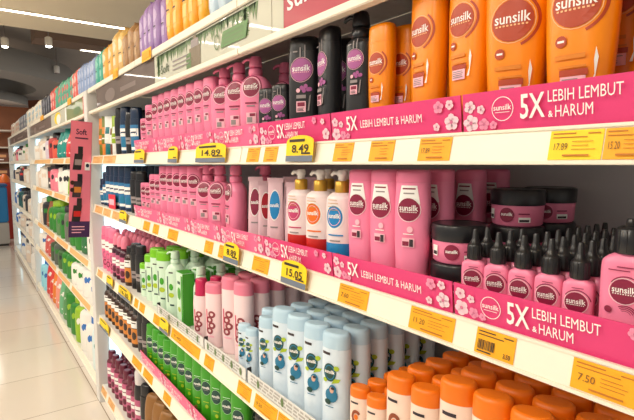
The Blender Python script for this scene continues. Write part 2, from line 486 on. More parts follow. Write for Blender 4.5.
@kind('amber')
def _(H=.19, a=.03): return flat_bottle(H, a, a * .8, AMBER, BLACK, H * .80, style=st_amber, n=2.1, capr=.62, prof=[(0, .92, .92), (.006, 1, 1), (.3, 1, 1), (.82, 1, 1), (.93, .86, .86), (1, .55, .55)])
@kind('wine')
def _(H=.25, a=.034): return flat_bottle(H, a, a * .8, WINE, pl('wine cap plastic', (100, 20, 50), .3), H * .78, style=st_wine, n=2.1, capr=.7, prof=[(0, .92, .92), (.006, 1, 1), (.3, 1, 1), (.86, 1, 1), (.95, .85, .85), (1, .65, .65)])
@kind('navy')
def _(H=.225, a=.036): return flat_bottle(H, a, a * .66, NAVY, NAVY, H * .76, style=st_navy, n=2.4, capr=.9)
@kind('blackplain')
def _(H=.22, a=.034): return flat_bottle(H, a, a * .7, BLACK, BLACK, H * .8, n=2.4, capr=.85, style=lambda P, h, a: (P.rect(-a * .6, a * .6, h * .3, h * .5, GREYP, 5, 2), P.rect(-a * .4, a * .4, h * .38, h * .42, DARKP, 4, 1)))
@kind('pinkwhite')
def _(H=.24, a=.034): return flat_bottle(H, a, a * .7, pl('rose pink plastic', (232, 108, 150), .36), PINKCAP, H * .8, n=2.2, style=st_pinkwhite, capr=.92)
@kind('dome')
def _(H=.24, a=.032):
    b = smooth_prof([(0, a * .92, a * .8), (.006, a, a * .88), (.13, a, a * .88), (.155, a * .85, a * .8), (.168, a * .5, a * .5)])
    C = MB().loft([(.1685, a * .66, a * .66), (.19, a * .72, a * .72), (.215, a * .7, a * .7), (.23, a * .52, a * .52), (H - .002, a * .3, a * .3), (H, a * .1, a * .1)], ROSECAP, 2)
    C.loft([(.1685, a * .72, a * .72), (.176, a * .72, a * .72)], WINE, 2)
    P = Print(ssurf(b, 2.2)); st_wine(P, .15, a)
    return [('body', MB().loft(b, pl('plum plastic', (70, 22, 44), .32), 2.2).mesh('body'), []), ('cap', C.mesh('cap'), []), ('printed_label', P.mb.mesh('printed_label'), [])]

def pump_head(z0, r, m, reach=.034, tall=.03):
    h = MB().loft([(z0, r, r), (z0 + .004, r * 1.05, r * 1.05), (z0 + tall * .8, r * .95, r * .95), (z0 + tall, r * .8, r * .8)], m, 2)
    nz = MB().tube([(-r * .5, -.001, z0 + tall * .78), (-reach * .75, -.002, z0 + tall * .82), (-reach, -.003, z0 + tall * .7), (-reach - .004, -.003, z0 + tall * .5)], [.0045, .0042, .004, .0035], m)
    return ('pump_head', h.mesh('pump_head'), [('nozzle', nz.mesh('nozzle'))])

@kind('pump')
def _(H=.235, a=.044, b=.028, bodym='pink', capm='pink', style='pink', sq=False):
    bm_, cm_ = {'pink': PINK, 'pg': PALEGREEN, 'black': BLACKBODY}[bodym], {'pink': PINKCAP, 'pg': PALEGREEN, 'black': BLACK}[capm]
    hb = H - .05
    p = smooth_prof([(0, a * .88, b * .88), (.006, a * .95, b * .95), (hb * .4, a, b), (hb * .78, a, b), (hb * .88, a * .93, b * .95), (hb * .96, a * .66, b * .78), (hb, a * .36, b * .56)] if not sq else [(0, a * .94, b * .94), (.006, a, b), (hb * .5, a, b), (hb * .9, a, b), (hb * .95, a * .94, b * .95), (hb * .985, a * .7, b * .8), (hb, a * .45, b * .6)])
    B = MB().loft(p, bm_, 2.4)
    r = .018
    K = MB().loft([(hb, r, r), (hb + .002, r * 1.06, r * 1.06), (hb + .016, r * 1.04, r * 1.04), (hb + .018, r * .9, r * .9), (hb + .0185, r * .6, r * .6), (hb + .0215, r * .6, r * .6)], cm_, 2)
    P = Print(ssurf(p, 2.4)); {'pink': st_pink, 'pg': st_palegreen, 'black': st_black}[style](P, hb * .98, a * (.86 if style != 'pg' else .78))
    return [('body', B.mesh('body'), []), ('pump_collar', K.mesh('pump_collar'), []), pump_head(hb + .0217, r * .95, cm_, .034, H - hb - .0217), ('printed_label', P.mb.mesh('printed_label'), [])]

@kind('mist')
def _(col='rose', basec='red'):
    c = {'rose': pl('rose print', (196, 62, 110), .4), 'orange': pl('bright orange print', (238, 112, 24), .4), 'blue': BLUEP}[col]
    a = .0345
    B = MB().loft([(0, a * .96, a * .8), (.003, a, a * .84), (.066, a, a * .84)], {'red': REDP, 'blue': BLUEP}[basec], 2.1, cap1=False)
    B.loft(smooth_prof([(.066, a, a * .84), (.1, a, a * .84), (.15, a, a * .84), (.164, a * .9, a * .76), (.172, a * .6, a * .55)]), MISTW, 2.1, cap0=False)
    K = MB().loft([(.1722, .015, .015), (.178, .0155, .0155), (.194, .0155, .0155), (.197, .013, .013)], GOLD, 2)
    Hd = MB().loft([(.1972, .0085, .0085), (.206, .0085, .0085), (.208, .011, .011), (.216, .0115, .0115), (.22, .008, .008)], WHITE, 2)
    Nz = MB().tube([(-.005, 0, .213), (-.02, -.002, .214), (-.025, -.002, .208)], [.0045, .0042, .0035], WHITE)
    P = Print(lambda u, z: -a * .84 * (1 - min(.98, abs(u) / a) ** 2.1) ** (1 / 2.1))
    P.disc(-.004, .122, .023, .027, WHITE, r0=.9, rings=1); P.disc(-.004, .122, .020, .0235, c); P.disc(-.004, .122, .016, .019, PALEPINK, r0=.93, rings=1)
    P.text('sunsilk', -.004, .124, .031, .010, WHITE, .025)
    for k in range(4): P.rect(-.02, .004 + .003 * (k % 2), .158 - k * .007, .1555 + .0015 - k * .007, GOLD, 3, 1)
    P.rect(-.018, .018, .082, .085, c, 4, 1); P.rect(-.014, .012, .07, .073, GREYP, 4, 1)
    return [('body', B.mesh('body'), []), ('pump_collar', K.mesh('pump_collar'), []), ('pump_head', Hd.mesh('pump_head'), [('nozzle', Nz.mesh('nozzle'))]), ('printed_label', P.mb.mesh('printed_label'), [])]

@kind('jar')
def _():
    B = MB().loft([(0, .041, .041), (.003, .044, .044), (.034, .0455, .0455), (.037, .0455, .0455)], PINK, 2, 40)
    C = MB().loft([(.0375, .047, .047), (.039, .0475, .0475), (.062, .0475, .0475), (.065, .046, .046), (.066, .043, .043), (.0652, .042, .042)], BLACK, 2, 40)
    P = Print(lambda u, z: -math.sqrt(max(1e-6, .0457 ** 2 - min(abs(u), .0452) ** 2)))
    P.disc(.0, .0205, .013, .013, MAROON); P.text('sunsilk', 0, .022, .021, .006, WHITE, .025)
    P.rect(-.036, -.026, .012, .03, WHITE, 3, 1); P.rect(-.035, -.027, .014, .02, DARKP, 3, 1)
    P.rect(.02, .036, .008, .017, WHITE, 3, 1); P.rect(.0215, .0345, .009, .013, DARKP, 3, 1); P.rect(.02, .035, .022, .024, MAROON, 3, 1)
    return [('body', B.mesh('body'), []), ('lid', C.mesh('lid'), []), ('printed_label', P.mb.mesh('printed_label'), [])]

@kind('dropper')
def _(s=1.0, big=False):
    a, b, h = (.0185, .0125, .085) if not big else (.0285, .0165, .126)
    p = smooth_prof([(0, a * .92, b * .9), (.004, a, b), (h * .5, a, b), (h * .86, a, b), (h * .95, a * .86, b * .9), (h, a * .48, b * .7)])
    B = MB().loft(p, PINK, 4.2 if not big else 3.6)
    r = .0115 if not big else .0165; ch = .021 if not big else .028; z0 = h + .0004
    top = .132 if not big else .168
    C = MB()
    for k in range(1): C.loft([(z0, r, r), (z0 + .001, r * 1.04, r * 1.04), (z0 + ch, r, r), (z0 + ch + .0025, r * .86, r * .86), (z0 + ch + .004, r * .7, r * .7), (top - .014, r * .44, r * .44), (top - .002, r * .34, r * .34), (top, r * .26, r * .26)], BLACK, 2, 20)
    for k in range(12):
        t = 2 * PI * k / 12; C.tube([(r * 1.0 * math.cos(t), r * 1.0 * math.sin(t), z0 + .002), (r * .98 * math.cos(t), r * .98 * math.sin(t), z0 + ch)], .0008, BLACK, 5)
    P = Print(ssurf(p, 4.2 if not big else 3.6)); ez = h * (.655 if not big else .65); er = a * (.72 if not big else .52)
    P.disc(a * .05, ez, er * 1.25, er * 1.25, MAROON, r0=.93, rings=1, a0=.2, a1=2.6)
    emblem(P, 0, ez, er, MAROON)
    P.rect(-a * .3, a * .45, h * .875, h * .885, MAROON, 4, 1)
    if big:
        P.disc(-a * .55, ez - er * 1.6, er * .28, er * .28, MAROON, 12)
        for k in range(4): P.disc(a * .1, ez - er * 1.9, er * (.9 - k * .16), er * (.8 - k * .14), MAROON, r0=.9, rings=1, a0=.3, a1=2.2)
        P.rect(-a * .6, a * .2, h * .845, h * .855, MAROON, 4, 1)
    else: P.rect(-a * .5, a * .3, h * .1, h * .12, MAROON, 4, 1)
    return [('body', B.mesh('body'), []), ('nozzle_cap', C.mesh('nozzle_cap'), []), ('printed_label', P.mb.mesh('printed_label'), [])]

@kind('pouch')
def _(col='red', H=.19, w=.03):
    c, e = {'red': (REDP, pl('deep red print', (170, 20, 40), .3)), 'blue': (BLUEP, BLUEP), 'rose': (REDP, MAROON)}[col]
    def prof(z):
        t = z / H; return (w * (1 - .22 * t), max(.0012, .016 * (1 - t) ** .7 * min(1, .35 + t * 5)))
    zs = [H * k / 14 for k in range(15)]
    sec = [(z, *prof(z)) for z in zs]
    B = MB().loft([s for s in sec if s[0] <= H * .16], c, 2.2, cap1=False); B.loft([s for s in sec if s[0] >= H * .14], SILVERFOIL, 2.2, cap0=False)
    T = MB().box(-w * .88, w * .88, -.0012, .0012, H, H + .012, SILVERFOIL)
    for k in range(4): T.box(-w * .88, w * .88, -.0016, .0016, H + .001 + k * .003, H + .002 + k * .003, SILVERFOIL)
    P = Print(ssurf(sec, 2.2)); P.disc(0, H * .68, w * .60, H * .22, WHITE, r0=.93, rings=1); P.disc(0, H * .68, w * .56, H * .2, e)
    P.text('sunsilk', 0, H * .68, w * .95, H * .055, WHITE, .025); P.rect(-w * .4, w * .4, H * .36, H * .38, GREYP, 3, 1)
    return [('body', B.mesh('body'), []), ('crimped_seal', T.mesh('crimped_seal'), []), ('printed_label', P.mb.mesh('printed_label'), [])]

@kind('carton')
def _(H=.215, w=.04, d=.055, c1='pg'):
    A, Bc = (PALEGREEN, pl('bright green card', (66, 158, 40), .45))
    B = MB().box(-w, w, -d / 2, d / 2, 0, H, A, .001)
    B.box(w, w + .0006, -d / 2, d / 2, .002, H - .002, Bc); B.box(-w, w, -d / 2, d / 2, H, H + .0006, Bc)
    P = Print(lambda u, z: -d / 2); P.rect(w * .5, w * .98, H * .1, H * .95, Bc, 3, 2); P.disc(-w * .1, H * .6, w * .5, w * .7, GREEN, 14); P.rect(-w * .5, w * .3, H * .78, H * .83, DGREEN, 3, 1); P.disc(-w * .1, H * .3, w * .4, w * .3, LIME, 12)
    return [('box', B.mesh('box'), []), ('printed_label', P.mb.mesh('printed_label'), [])]

@kind('tube')
def _(c1='orange', c2='olive', H=.19, a=.026):
    m = {'orange': pl('orange tube', (226, 134, 52), .36), 'olive': OLIVE, 'white': pl('white tube', (230, 230, 226), .36), 'teal': TEALCAP, 'lime': pl('lime tube', (150, 180, 30), .36), 'black': BLACK, 'red': REDP, 'brown': pl('brown tube', (120, 62, 36), .36)}
    A, Bc = m[c1], m[c2]
    h = H * .3
    B = MB().loft(smooth_prof([(h, a * .85, a * .72), (h * 1.15, a, a * .8), (H * .6, a, a * .6), (H * .95, a * 1.08, a * .12), (H, a * 1.1, .0015)]), A, 2.1)
    C = MB().loft([(0, a * .8, a * .68), (.002, a * .86, a * .73), (h - .003, a * .84, a * .71), (h - .0005, a * .8, a * .68)], Bc, 2.1)
    P = Print(lambda u, z: -a * .82); P = Print(ssurf([(h, a * .85, a * .72), (h * 1.15, a, a * .8), (H * .6, a, a * .6), (H * .95, a * 1.08, a * .12)], 2.1))
    P.rect(-a * .5, a * .5, H * .55, H * .72, Bc, 4, 2); P.rect(-a * .4, a * .4, H * .42, H * .45, WHITE, 4, 1)
    return [('body', B.mesh('body'), []), ('cap', C.mesh('cap'), []), ('printed_label', P.mb.mesh('printed_label'), [])]

@kind('pack')
def _(rgb, H=.2, w=.036, d=.17, accent=(250, 250, 250)):
    """soft film pack: pillow body with a crimped top fin"""
    c = pl('film %d %d %d' % rgb, rgb, .3, noise=.12, nscale=40, bump=.55, bscale=34)
    ac = pl('film print %d %d %d' % accent, accent, .4)
    B = MB(); rr = random.Random(H * 1000 + w * 77)
    sec = []
    for k in range(13):
        t = k / 12; q = min(1, .55 + t * 4, .3 + (1 - t) * 4.5) * (1 + rr.uniform(-.05, .05))
        sec.append((H * t, w * q, d / 2 * min(1, .86 + t * 1.2, .72 + (1 - t) * 2.2)))
    B.loft(sec, c, 3.6, 32)
    T = MB().box(-.0015, .0015, -d * .34, d * .34, H, H + .012, c)
    P = Print(ssurf(sec, 3.6)); P.disc(0, H * .66, w * .62, H * .12, ac, 14); P.rect(-w * .5, w * .5, H * .26, H * .42, ac, 4, 2); P.rect(-w * .5, w * .4, H * .46, H * .48, DARKP, 3, 1)
    return [('body', B.mesh('body'), []), ('crimped_seal', T.mesh('crimped_seal'), []), ('printed_label', P.mb.mesh('printed_label'), [])]

@kind('far')
def _(form, c1, c2, H, w):
    """small distant goods of the far bays; one mesh each"""
    A, Bc = pl('goods %d %d %d' % c1, c1, .4), pl('goods %d %d %d' % c2, c2, .4)
    B = MB()
    if form == 'bottle':
        B.loft(smooth_prof([(0, w * .44, w * .36), (.006, w * .48, w * .4), (H * .5, w * .5, w * .4), (H * .74, w * .46, w * .37), (H * .8, w * .26, w * .24)], 3), A, 2.4, 20)
        B.loft([(H * .8, w * .28, w * .26), (H * .97, w * .27, w * .25), (H, w * .2, w * .18)], Bc, 2.2, 16)
        P = Print(ssurf([(0, w * .44, w * .36), (H * .5, w * .5, w * .4), (H * .74, w * .46, w * .37)], 2.4), B); P.rect(-w * .32, w * .32, H * .2, H * .6, WHITE, 4, 2); P.disc(0, H * .42, w * .2, w * .25, Bc, 10)
    elif form == 'pouch':
        B.loft(smooth_prof([(0, w * .44, w * .3), (H * .1, w * .5, w * .36), (H * .6, w * .5, w * .26), (H * .94, w * .46, .006), (H, w * .46, .003)], 3), A, 2.6, 20)
        P = Print(ssurf([(0, w * .44, w * .3), (H * .1, w * .5, w * .36), (H * .6, w * .5, w * .26), (H * .94, w * .46, .006)], 2.6), B); P.disc(0, H * .5, w * .3, H * .16, Bc, 12); P.rect(-w * .3, w * .3, H * .16, H * .24, WHITE, 3, 1)
    else:
        B.box(-w * .5, w * .5, -w * .34, w * .34, 0, H, A, .003)
        P = Print(lambda u, z: -w * .34, B); P.rect(-w * .36, w * .36, H * .5, H * .8, Bc, 3, 1); P.rect(-w * .3, w * .2, H * .2, H * .3, WHITE, 3, 1)
    return [('body', B.mesh('goods'), [])]

# ------------------------------------------------------------------ the room
F = MB()
F.add([(-16, -5, 0), (3.5, -5, 0), (3.5, 3, 0), (-16, 3, 0)], [(0, 1, 2, 3)], None or mat('polished beige floor tile', (230, 220, 208), .1, noise=.05, nscale=1.2, spec=.6), False)
flo = structure('floor', F)
fm = MATS['polished beige floor tile']; nt = fm.node_tree; b = nt.nodes['Principled BSDF']
br = nt.nodes.new('ShaderNodeTexBrick'); br.offset = 0; br.inputs['Scale'].default_value = 1
br.inputs['Brick Width'].default_value = .6; br.inputs['Row Height'].default_value = .6; br.inputs['Mortar Size'].default_value = .0028; br.inputs['Mortar Smooth'].default_value = .2
br.inputs['Color1'].default_value = (1, 1, 1, 1); br.inputs['Color2'].default_value = (.96, .95, .93, 1); br.inputs['Mortar'].default_value = (.42, .36, .3, 1)
tc = nt.nodes.new('ShaderNodeTexCoord'); mp = nt.nodes.new('ShaderNodeMapping'); mp.inputs['Location'].default_value = (.1, .015, 0)
nt.links.new(tc.outputs['Object'], mp.inputs['Vector']); nt.links.new(mp.outputs['Vector'], br.inputs['Vector'])
src = b.inputs['Base Color'].links[0].from_socket
mx = nt.nodes.new('ShaderNodeMix'); mx.data_type = 'RGBA'; mx.blend_type = 'MULTIPLY'; mx.inputs[0].default_value = 1
nt.links.new(src, mx.inputs[6]); nt.links.new(br.outputs['Color'], mx.inputs[7]); nt.links.new(mx.outputs[2], b.inputs['Base Color'])

CEILM = mat('beige ceiling paint', (246, 232, 204), .7, noise=.03, nscale=3)
DARKC = mat('dark ceiling paint', (176, 166, 156), .8, noise=.08, nscale=2)
GREYC = mat('grey bulkhead paint', (160, 158, 154), .6, noise=.04, nscale=2)
LIGHTC = mat('pale bulkhead underside', (236, 234, 228), .6)  # inner ring underside, coloured paler than its sides
C = MB().box(-6.55, 3.5, -5, 4, 3.0, 3.3, CEILM, .0)
structure('ceiling', C)
C2 = MB().box(-16, -6.55, -5, 4, 3.75, 3.9, DARKC)
structure('ceiling_open_dark', C2)
WF = MB().box(-16.2, -16, -5, 4, 0, 3.9, mat('rust brown brick wall', (146, 86, 58), .8, noise=.35, nscale=4))
structure('wall_far', WF)
# curved grey bulkheads under the dark ceiling
def arc_band(name, cx, cyy, r0, r1, z0, z1, m, m2, a0, a1):
    B = MB(); n = 36; vs = []; fs = []; fs2 = []
    for i in range(n + 1):
        t = a0 + (a1 - a0) * i / n; c, s = math.cos(t), math.sin(t)
        vs += [(cx + r0 * c, cyy + r0 * s, z0), (cx + r1 * c, cyy + r1 * s, z0), (cx + r1 * c, cyy + r1 * s, z1), (cx + r0 * c, cyy + r0 * s, z1)]
    for i in range(n):
        o = i * 4; p = o + 4
        fs += [(o + 1, p + 1, p + 2, o + 2), (o + 3, o, p, p + 3), (o + 2, p + 2, p + 3, o + 3)]; fs2.append((o, p, p + 1, o + 1))
    B.add(vs, fs, m, True); B.add(vs, fs2, m2, False); B.add(vs[:4], [(0, 1, 2, 3)], m, False); B.add(vs[-4:], [(0, 1, 2, 3)], m, False)
    return structure(name, B)
arc_band('ceiling_bulkhead_ring', -12.0, -1.3, 2.0, 2.7, 3.0, 3.4, GREYC, GREYC, -PI, PI * .999)
arc_band('ceiling_bulkhead_inner', -13.6, -1.4, 1.2, 2.1, 2.8, 2.98, GREYC, LIGHTC, -PI, PI * .999)
structure('ceiling_beam_far', MB().box(-15.9, -15.75, -5, 4, 2.5, 2.95, DARKC))
structure('ceiling_panel_far', MB().box(-9.0, -8.5, .35, 2.6, 3.35, 3.7, mat('brown duct paint', (128, 104, 88), .7, noise=.1)))

def led_line(x, y0, y1, label, z=2.998, w=.022):
    B = MB().box(x - w - .008, x + w + .008, y0, y1, z - .012, z, CREAM); D = MB().box(x - w, x + w, y0 + .02, y1 - .02, z - .016, z - .0122, LEDW)
    build('ceiling_light', [('housing', B.mesh('housing'), []), ('diffuser', D.mesh('diffuser'), [])], (0, 0, 0), 0, label, 'light', 'ceiling line lights')
led_line(-5.84, -3.6, 2.2, 'long glowing line light in the beige ceiling, above the packs')
for k, x in enumerate((-4.4, -2.98, -1.55, -.12)):  # rows closely spaced for even light, hung low for the added uplights
    led_line(x, -3.9, -1.1, 'hanging line light below the beige ceiling, %s after the long one' % ORD[k], 2.86)
led_line(-8.7, -3.3, -.9, 'hanging line light over the far part of the aisle')
led_line(-8.45, .95, 2.2, 'short bright line light under the dark far ceiling beside the brown duct', 3.25)

def spot(x, y, z, label, on=True, top=3.75):
    B = MB().loft([(.0, .045, .045), (.02, .05, .05), (.12, .05, .05), (.135, .03, .03)], WHITE if not on else CREAM, 2, 20)
    L = MB().loft([(-.012, .03, .03), (-.001, .044, .044)], mat('spot lamp lens', (255, 248, 232), emit=30) if on else GREYP, 2, 20)
    S = MB().tube([(0, 0, .135), (0, 0, top - z)], .006, GREYP)
    build('spotlight', [('housing', B.mesh('housing'), [('lens', L.mesh('lens'))]), ('stem', S.mesh('stem'), [])], (x, y, z), 0, label, 'spotlight', 'spotlights')
spot(-8.6, -.03, 3.18, 'lit spotlight at the far left, under the dark ceiling')
spot(-8.2, .49, 3.18, 'lit spotlight under the dark ceiling, right of the other lit one')
spot(-10.3, .88, 3.15, 'unlit pale spotlight in front of the curved grey bulkhead', False)

# far end: open wooden racks, blue bin, warm goods
WOODM = mat('rust brown wood', (150, 92, 60), .6, noise=.25, nscale=5)
EX = -12.6
er = bpy.data.objects.new('end_rack', None); COL.objects.link(er)
er.location = (EX, -.6, 0); props(er, 'brown rack with white shelf boards closing the far end of the aisle', 'rack')
mesh_obj('back_panel', MB().box(-.5, -.44, -2, 1.6, 0, 2.75, WOODM).mesh('back_panel'), er)
for k, z in enumerate((.35, .75, 1.15, 1.5, 1.83, 2.2)):
    mesh_obj('shelf', MB().box(-.44, 0, -2, 1.6, z - .03, z, mat('pale shelf wood', (214, 200, 184), .5)).mesh('shelf'), er)
rr = random.Random(11)
for k, z in enumerate((1.15, 1.5)):
    for j in range(4):
        c = rr.choice([(150, 60, 40), (120, 70, 50), (178, 96, 56), (96, 50, 44), (190, 60, 44)])
        build('box', recipe('far', 'box', c, (220, 160, 110), .2, .3), (EX - .17, -1.05 + j * .36, z + .0006), PI / 2,
              'rust-coloured carton, %s from the left, on %s board of the far end rack' % (ORD[j], ['the lower filled', 'the upper filled'][k]), 'box', 'cartons on the far end rack')
bb = MB().box(-.3, .3, -.5, .5, .42, 1.05, pl('blue enamel', (28, 118, 176), .35), .02)
bl = MB().box(-.3, .3, -.5, .5, .04, .415, mat('brushed grey metal', (176, 172, 166), .35, .3), .01)
bt = MB().box(-.31, .31, -.51, .51, 1.055, 1.1, pl('dark blue enamel', (20, 84, 140), .35), .01)
bs = MB().box(-.28, .28, -.48, .48, 0, .04, BLACK)
bw = Print(lambda u, z: 0); 
build('chest_freezer', [('body', bb.mesh('body'), []), ('lower_panel', bl.mesh('lower_panel'), []), ('lid', bt.mesh('lid'), []), ('base', bs.mesh('base'), [])], (-10.4, -.53, 0), 0, 'blue chest with grey lower half standing at the far end of the aisle', 'freezer')
build('dump_bin', [('bin', MB().box(-.2, .2, -.12, .12, 0, 1.1, pl('red bin plastic', (190, 50, 36), .4), .01).mesh('bin'), []), ('goods_pile', MB().loft([(1.1, .18, .1), (1.2, .15, .08), (1.26, .06, .03)], pl('orange film', (226, 110, 40), .35, bump=.5), 2.4).mesh('goods_pile'), [])], (-11.2, .0, 0), 0, 'red bin with orange packs on top, behind the blue chest', 'bin')

# ------------------------------------------------------------------ gondola shelving
RA = dict(A=1.4545, B=1.174, C=.797, D=.503, E=.068)     # lower edge of each price rail
RH, TILT = .046, .22
SZ = {k: v + RH - .0005 for k, v in RA.items()}           # shelf surfaces
SHN = dict(A='top shelf', B='second shelf', C='third shelf', D='fourth shelf', E='bottom shelf')
HB, HT, HTOP = 1.740, 1.858, 1.880                        # header: lower edge, upper rail, stock surface
DEP = .40
def rail_y(z, base): return -.008 + TILT * (z - base)

def bay(x0, x1, label, post_left=False, lamp=False, back=BACKM):
    r = bpy.data.objects.new('shelving_bay', None); COL.objects.link(r); r.location = ((x0 + x1) / 2, .2, 0)
    cx = (x0 + x1) / 2; ox, oy = -cx, -.2
    def P(n, mb, par=r): 
        return mesh_obj(n, mb.mesh(n), par)
    def bx(a, b_, c, d, e, f, m, bev=0, tilt=0, mb=None): return (mb or MB()).box(a + ox, b_ + ox, c + oy, d + oy, e, f, m, bev, tilt)
    P('back_panel', bx(x0, x1, DEP + .002, DEP + .014, 0, 1.865, back))
    P('base_plinth', bx(x0, x1, .012, DEP, 0, .064, SHELFM))
    for k in 'ABCDE':
        z = RA[k]
        s = P('shelf', bx(x0 + .001, x1 - .001, .004, DEP, SZ[k] - .012, SZ[k], SHELFM))
        m = bx(x0 + .0015, x1 - .0015, -.008, -.004, z, z + RH, CREAM, .0012, TILT)
        bx(x0 + .0015, x1 - .0015, -.0125, -.004, z - .001, z + .004, CREAM, .001, 0, m)
        bx(x0 + .0015, x1 - .0015, -.001, .006, z + RH - .004, z + RH + .001, CREAM, .001, 0, m)
        P('price_rail', m, s)
    P('top_deck', bx(x0 + .001, x1 - .001, .0, DEP, HTOP - .014, HTOP - .0005, SHELFM))
    m = bx(x0 + .001, x1 - .001, -.008, .016, HB, HB + .017, CREAM, .002)
    P('header_lower_rail', m)
    P('header_upper_rail', bx(x0 + .001, x1 - .001, -.008, .0, HT, HTOP + .004, CREAM, .002))
    if post_left:
        P('upright_post', bx(x0 - .095, x0 - .003, -.016, .05, 0, HTOP - .0005, POSTM, .003))
        P('end_panel', bx(x0 - .02, x0 - .003, .05, DEP + .014, 0, HT, mat('white end panel', (236, 240, 242), .3)))
    if lamp:
        for lo, hi in (('E', 'D'), ('D', 'C'), ('C', 'B'), ('B', 'A')) + ((('A', None),) if x0 < -3.1 else ()):
            z0 = SZ[lo] + .01; z1 = RA[hi] - .006 if hi else HB - .01
            P('led_tube', bx(x0 + .001, x0 + .009, .055, .30, z0 + .02, z1, LED, .002))
    props(r, label, 'shelving', 'bays of the shelving run'); return r
bay(-1.164, .16, 'white shelving bay nearest the camera, holding orange bottles and black-nozzle bottles')
bay(-2.107, -1.164, 'white shelving bay in the middle, holding pale green bottles on its third shelf')
bay(-3.05, -2.107, 'white shelving bay beside the pink hanging sign, with a bright end panel', True, True)
bay(-6.25, -3.146, 'white shelving bay just beyond the pink hanging sign', True, True)
bay(-9.3, -6.346, 'white shelving bay at the far end of the run', True, True)

# ------------------------------------------------------------------ header signs
def header_sign(x0, x1, m, label, art=None):
    B = MB().box(x0, x1, .0, .004, HB + .0172, HT - .0002, m)
    parts = [('panel', B.mesh('panel'), [])]
    P = Print(lambda u, z: 0.0)
    if art:
        art(P, x0, x1, HB + .0172, HT); parts.append(('printed_artwork', P.mb.mesh('printed_artwork'), []))
    build('header_sign', parts, (0, 0, 0), 0, label, 'sign', 'header signs under the top stock')

def art_white(P, x0, x1, z0, z1):
    h = z1 - z0; L = x1 - x0; rr = random.Random(4)
    for k in range(60):
        u = x0 + .04 + (L - .1) * k / 60; d = rr.uniform(.018, .046)
        P.poly([(u - .012, z1 - .006), (u + .012, z1 - .006), (u + rr.uniform(-.008, .008), z1 - .006 - d)], LEAFP); P.k -= 1
    P.k += 1
    for k in range(16):
        z = z0 + .02 + (h - .03) * k / 16
        for e in (x0 + .05, x1 - .13):
            d = rr.uniform(.012, .028); P.poly([(e - d, z), (e + d, z + .004), (e, z + .012)], LEAFP); P.k -= 1
    P.k += 1
    BRN = pl('bottle print', (120, 104, 76), .4)
    u = x0 + L * .46
    P.rect(u - .045, u + .045, z0 + .004, z0 + h * .62, BRN, 3, 1); P.rect(u - .03, u + .03, z0 + h * .62, z0 + h * .86, GREYP, 3, 1); P.rect(u - .012, u + .014, z0 + h * .86, z0 + h * .97, BRN, 3, 1)
    P.rect(u - .07, u - .03, z0 + .004, z0 + h * .5, LEAFP, 2, 1)
    P.text('Soft', x0 + .12, z0 + h * .38, .09, .03, pl('sage ink', (96, 110, 84), .5), .015)
    P.lines(x0 + .2, x0 + .4, z0 + h * .5, 3, .014, .004, GREYP)
    g = x0 + L * .74
    P.disc(g - .075, z0 + h * .42, .018, .022, LEAFP, r0=.8, rings=1); P.poly([(g - .05, z0 + h * .2), (g + .1, z0 + h * .2), (g + .115, z0 + h * .62), (g - .035, z0 + h * .62)], pl('mid green print', (84, 132, 60), .4))
    for k in range(3): P.rect(g - .035, g + .085, z0 + h * (.28 + .11 * k), z0 + h * (.31 + .11 * k), LEAFP, 2, 1)
def art_pink(P, x0, x1, z0, z1):
    h = z1 - z0
    P.rect(x0, x0 + .05, z0, z1, SIGNWHITE, 2, 1)
    P.text('sunsilk', x0 + .165, z0 + h * .62, .2, h * .46, WHITE, .01, .04)
    P.blossom(x0 + .33, z0 + h * .42, .03, 0, pl('silver blossom', (206, 190, 194), .4)); P.blossom(x0 + .48, z0 + h * .3, .022); P.blossom(x0 + .52, z0 + h * .42, .02, .4); P.blossom(x0 + .72, z0 + h * .35, .024); P.blossom(x0 + .9, z0 + h * .5, .02, .3)
def art_grey(P, x0, x1, z0, z1):
    h = z1 - z0; T = pl('taupe print', (124, 108, 100), .4)
    P.disc(x0 + (x1 - x0) * .3, z0 + h * .4, .1, h * .32, T, 16); P.rect(x0 + (x1 - x0) * .5, x0 + (x1 - x0) * .75, z0 + h * .3, z0 + h * .5, T, 2, 1)
def art_olive(P, x0, x1, z0, z1):
    h = z1 - z0
    P.rect(x0, x0 + .06, z0, z1, WHITE, 1, 1); P.rect(x1 - .1, x1 - .06, z0, z1, pl('coral print', (214, 110, 96), .4), 1, 1); P.disc(x0 + .45, z0 + h * .4, .12, h * .25, LEAFP, 14)
def art_yellow(P, x0, x1, z0, z1):
    h = z1 - z0
    P.disc((x0 + x1) / 2, z0 + h * .5, .16, h * .45, YELLOW, 16); P.disc((x0 + x1) / 2 + .05, z0 + h * .4, .1, h * .38, WHITE, 14)
header_sign(-1.0, .158, SIGNPINK, 'dusky pink header sign with white lettering above the black and orange bottles', art_pink)
header_sign(-1.868, -1.004, SIGNWHITE, 'white header sign bordered with green leaves above the pink bottles', art_white)
header_sign(-2.87, -1.872, SIGNGREY, 'glossy grey header sign left of the leafy white one', art_grey)
header_sign(-3.9, -3.15, SIGNOLIVE, 'olive green header sign just beyond the upright post', art_olive)
header_sign(-4.6, -3.904, SIGNWHITE, 'white header sign with yellow figure, beyond the olive one', art_yellow)
header_sign(-6.24, -4.604, SIGNGREY, 'long grey header sign beyond the one with the yellow figure', art_grey)
header_sign(-9.25, -6.35, SIGNGREY, 'farthest grey header sign at the end of the run', art_grey)

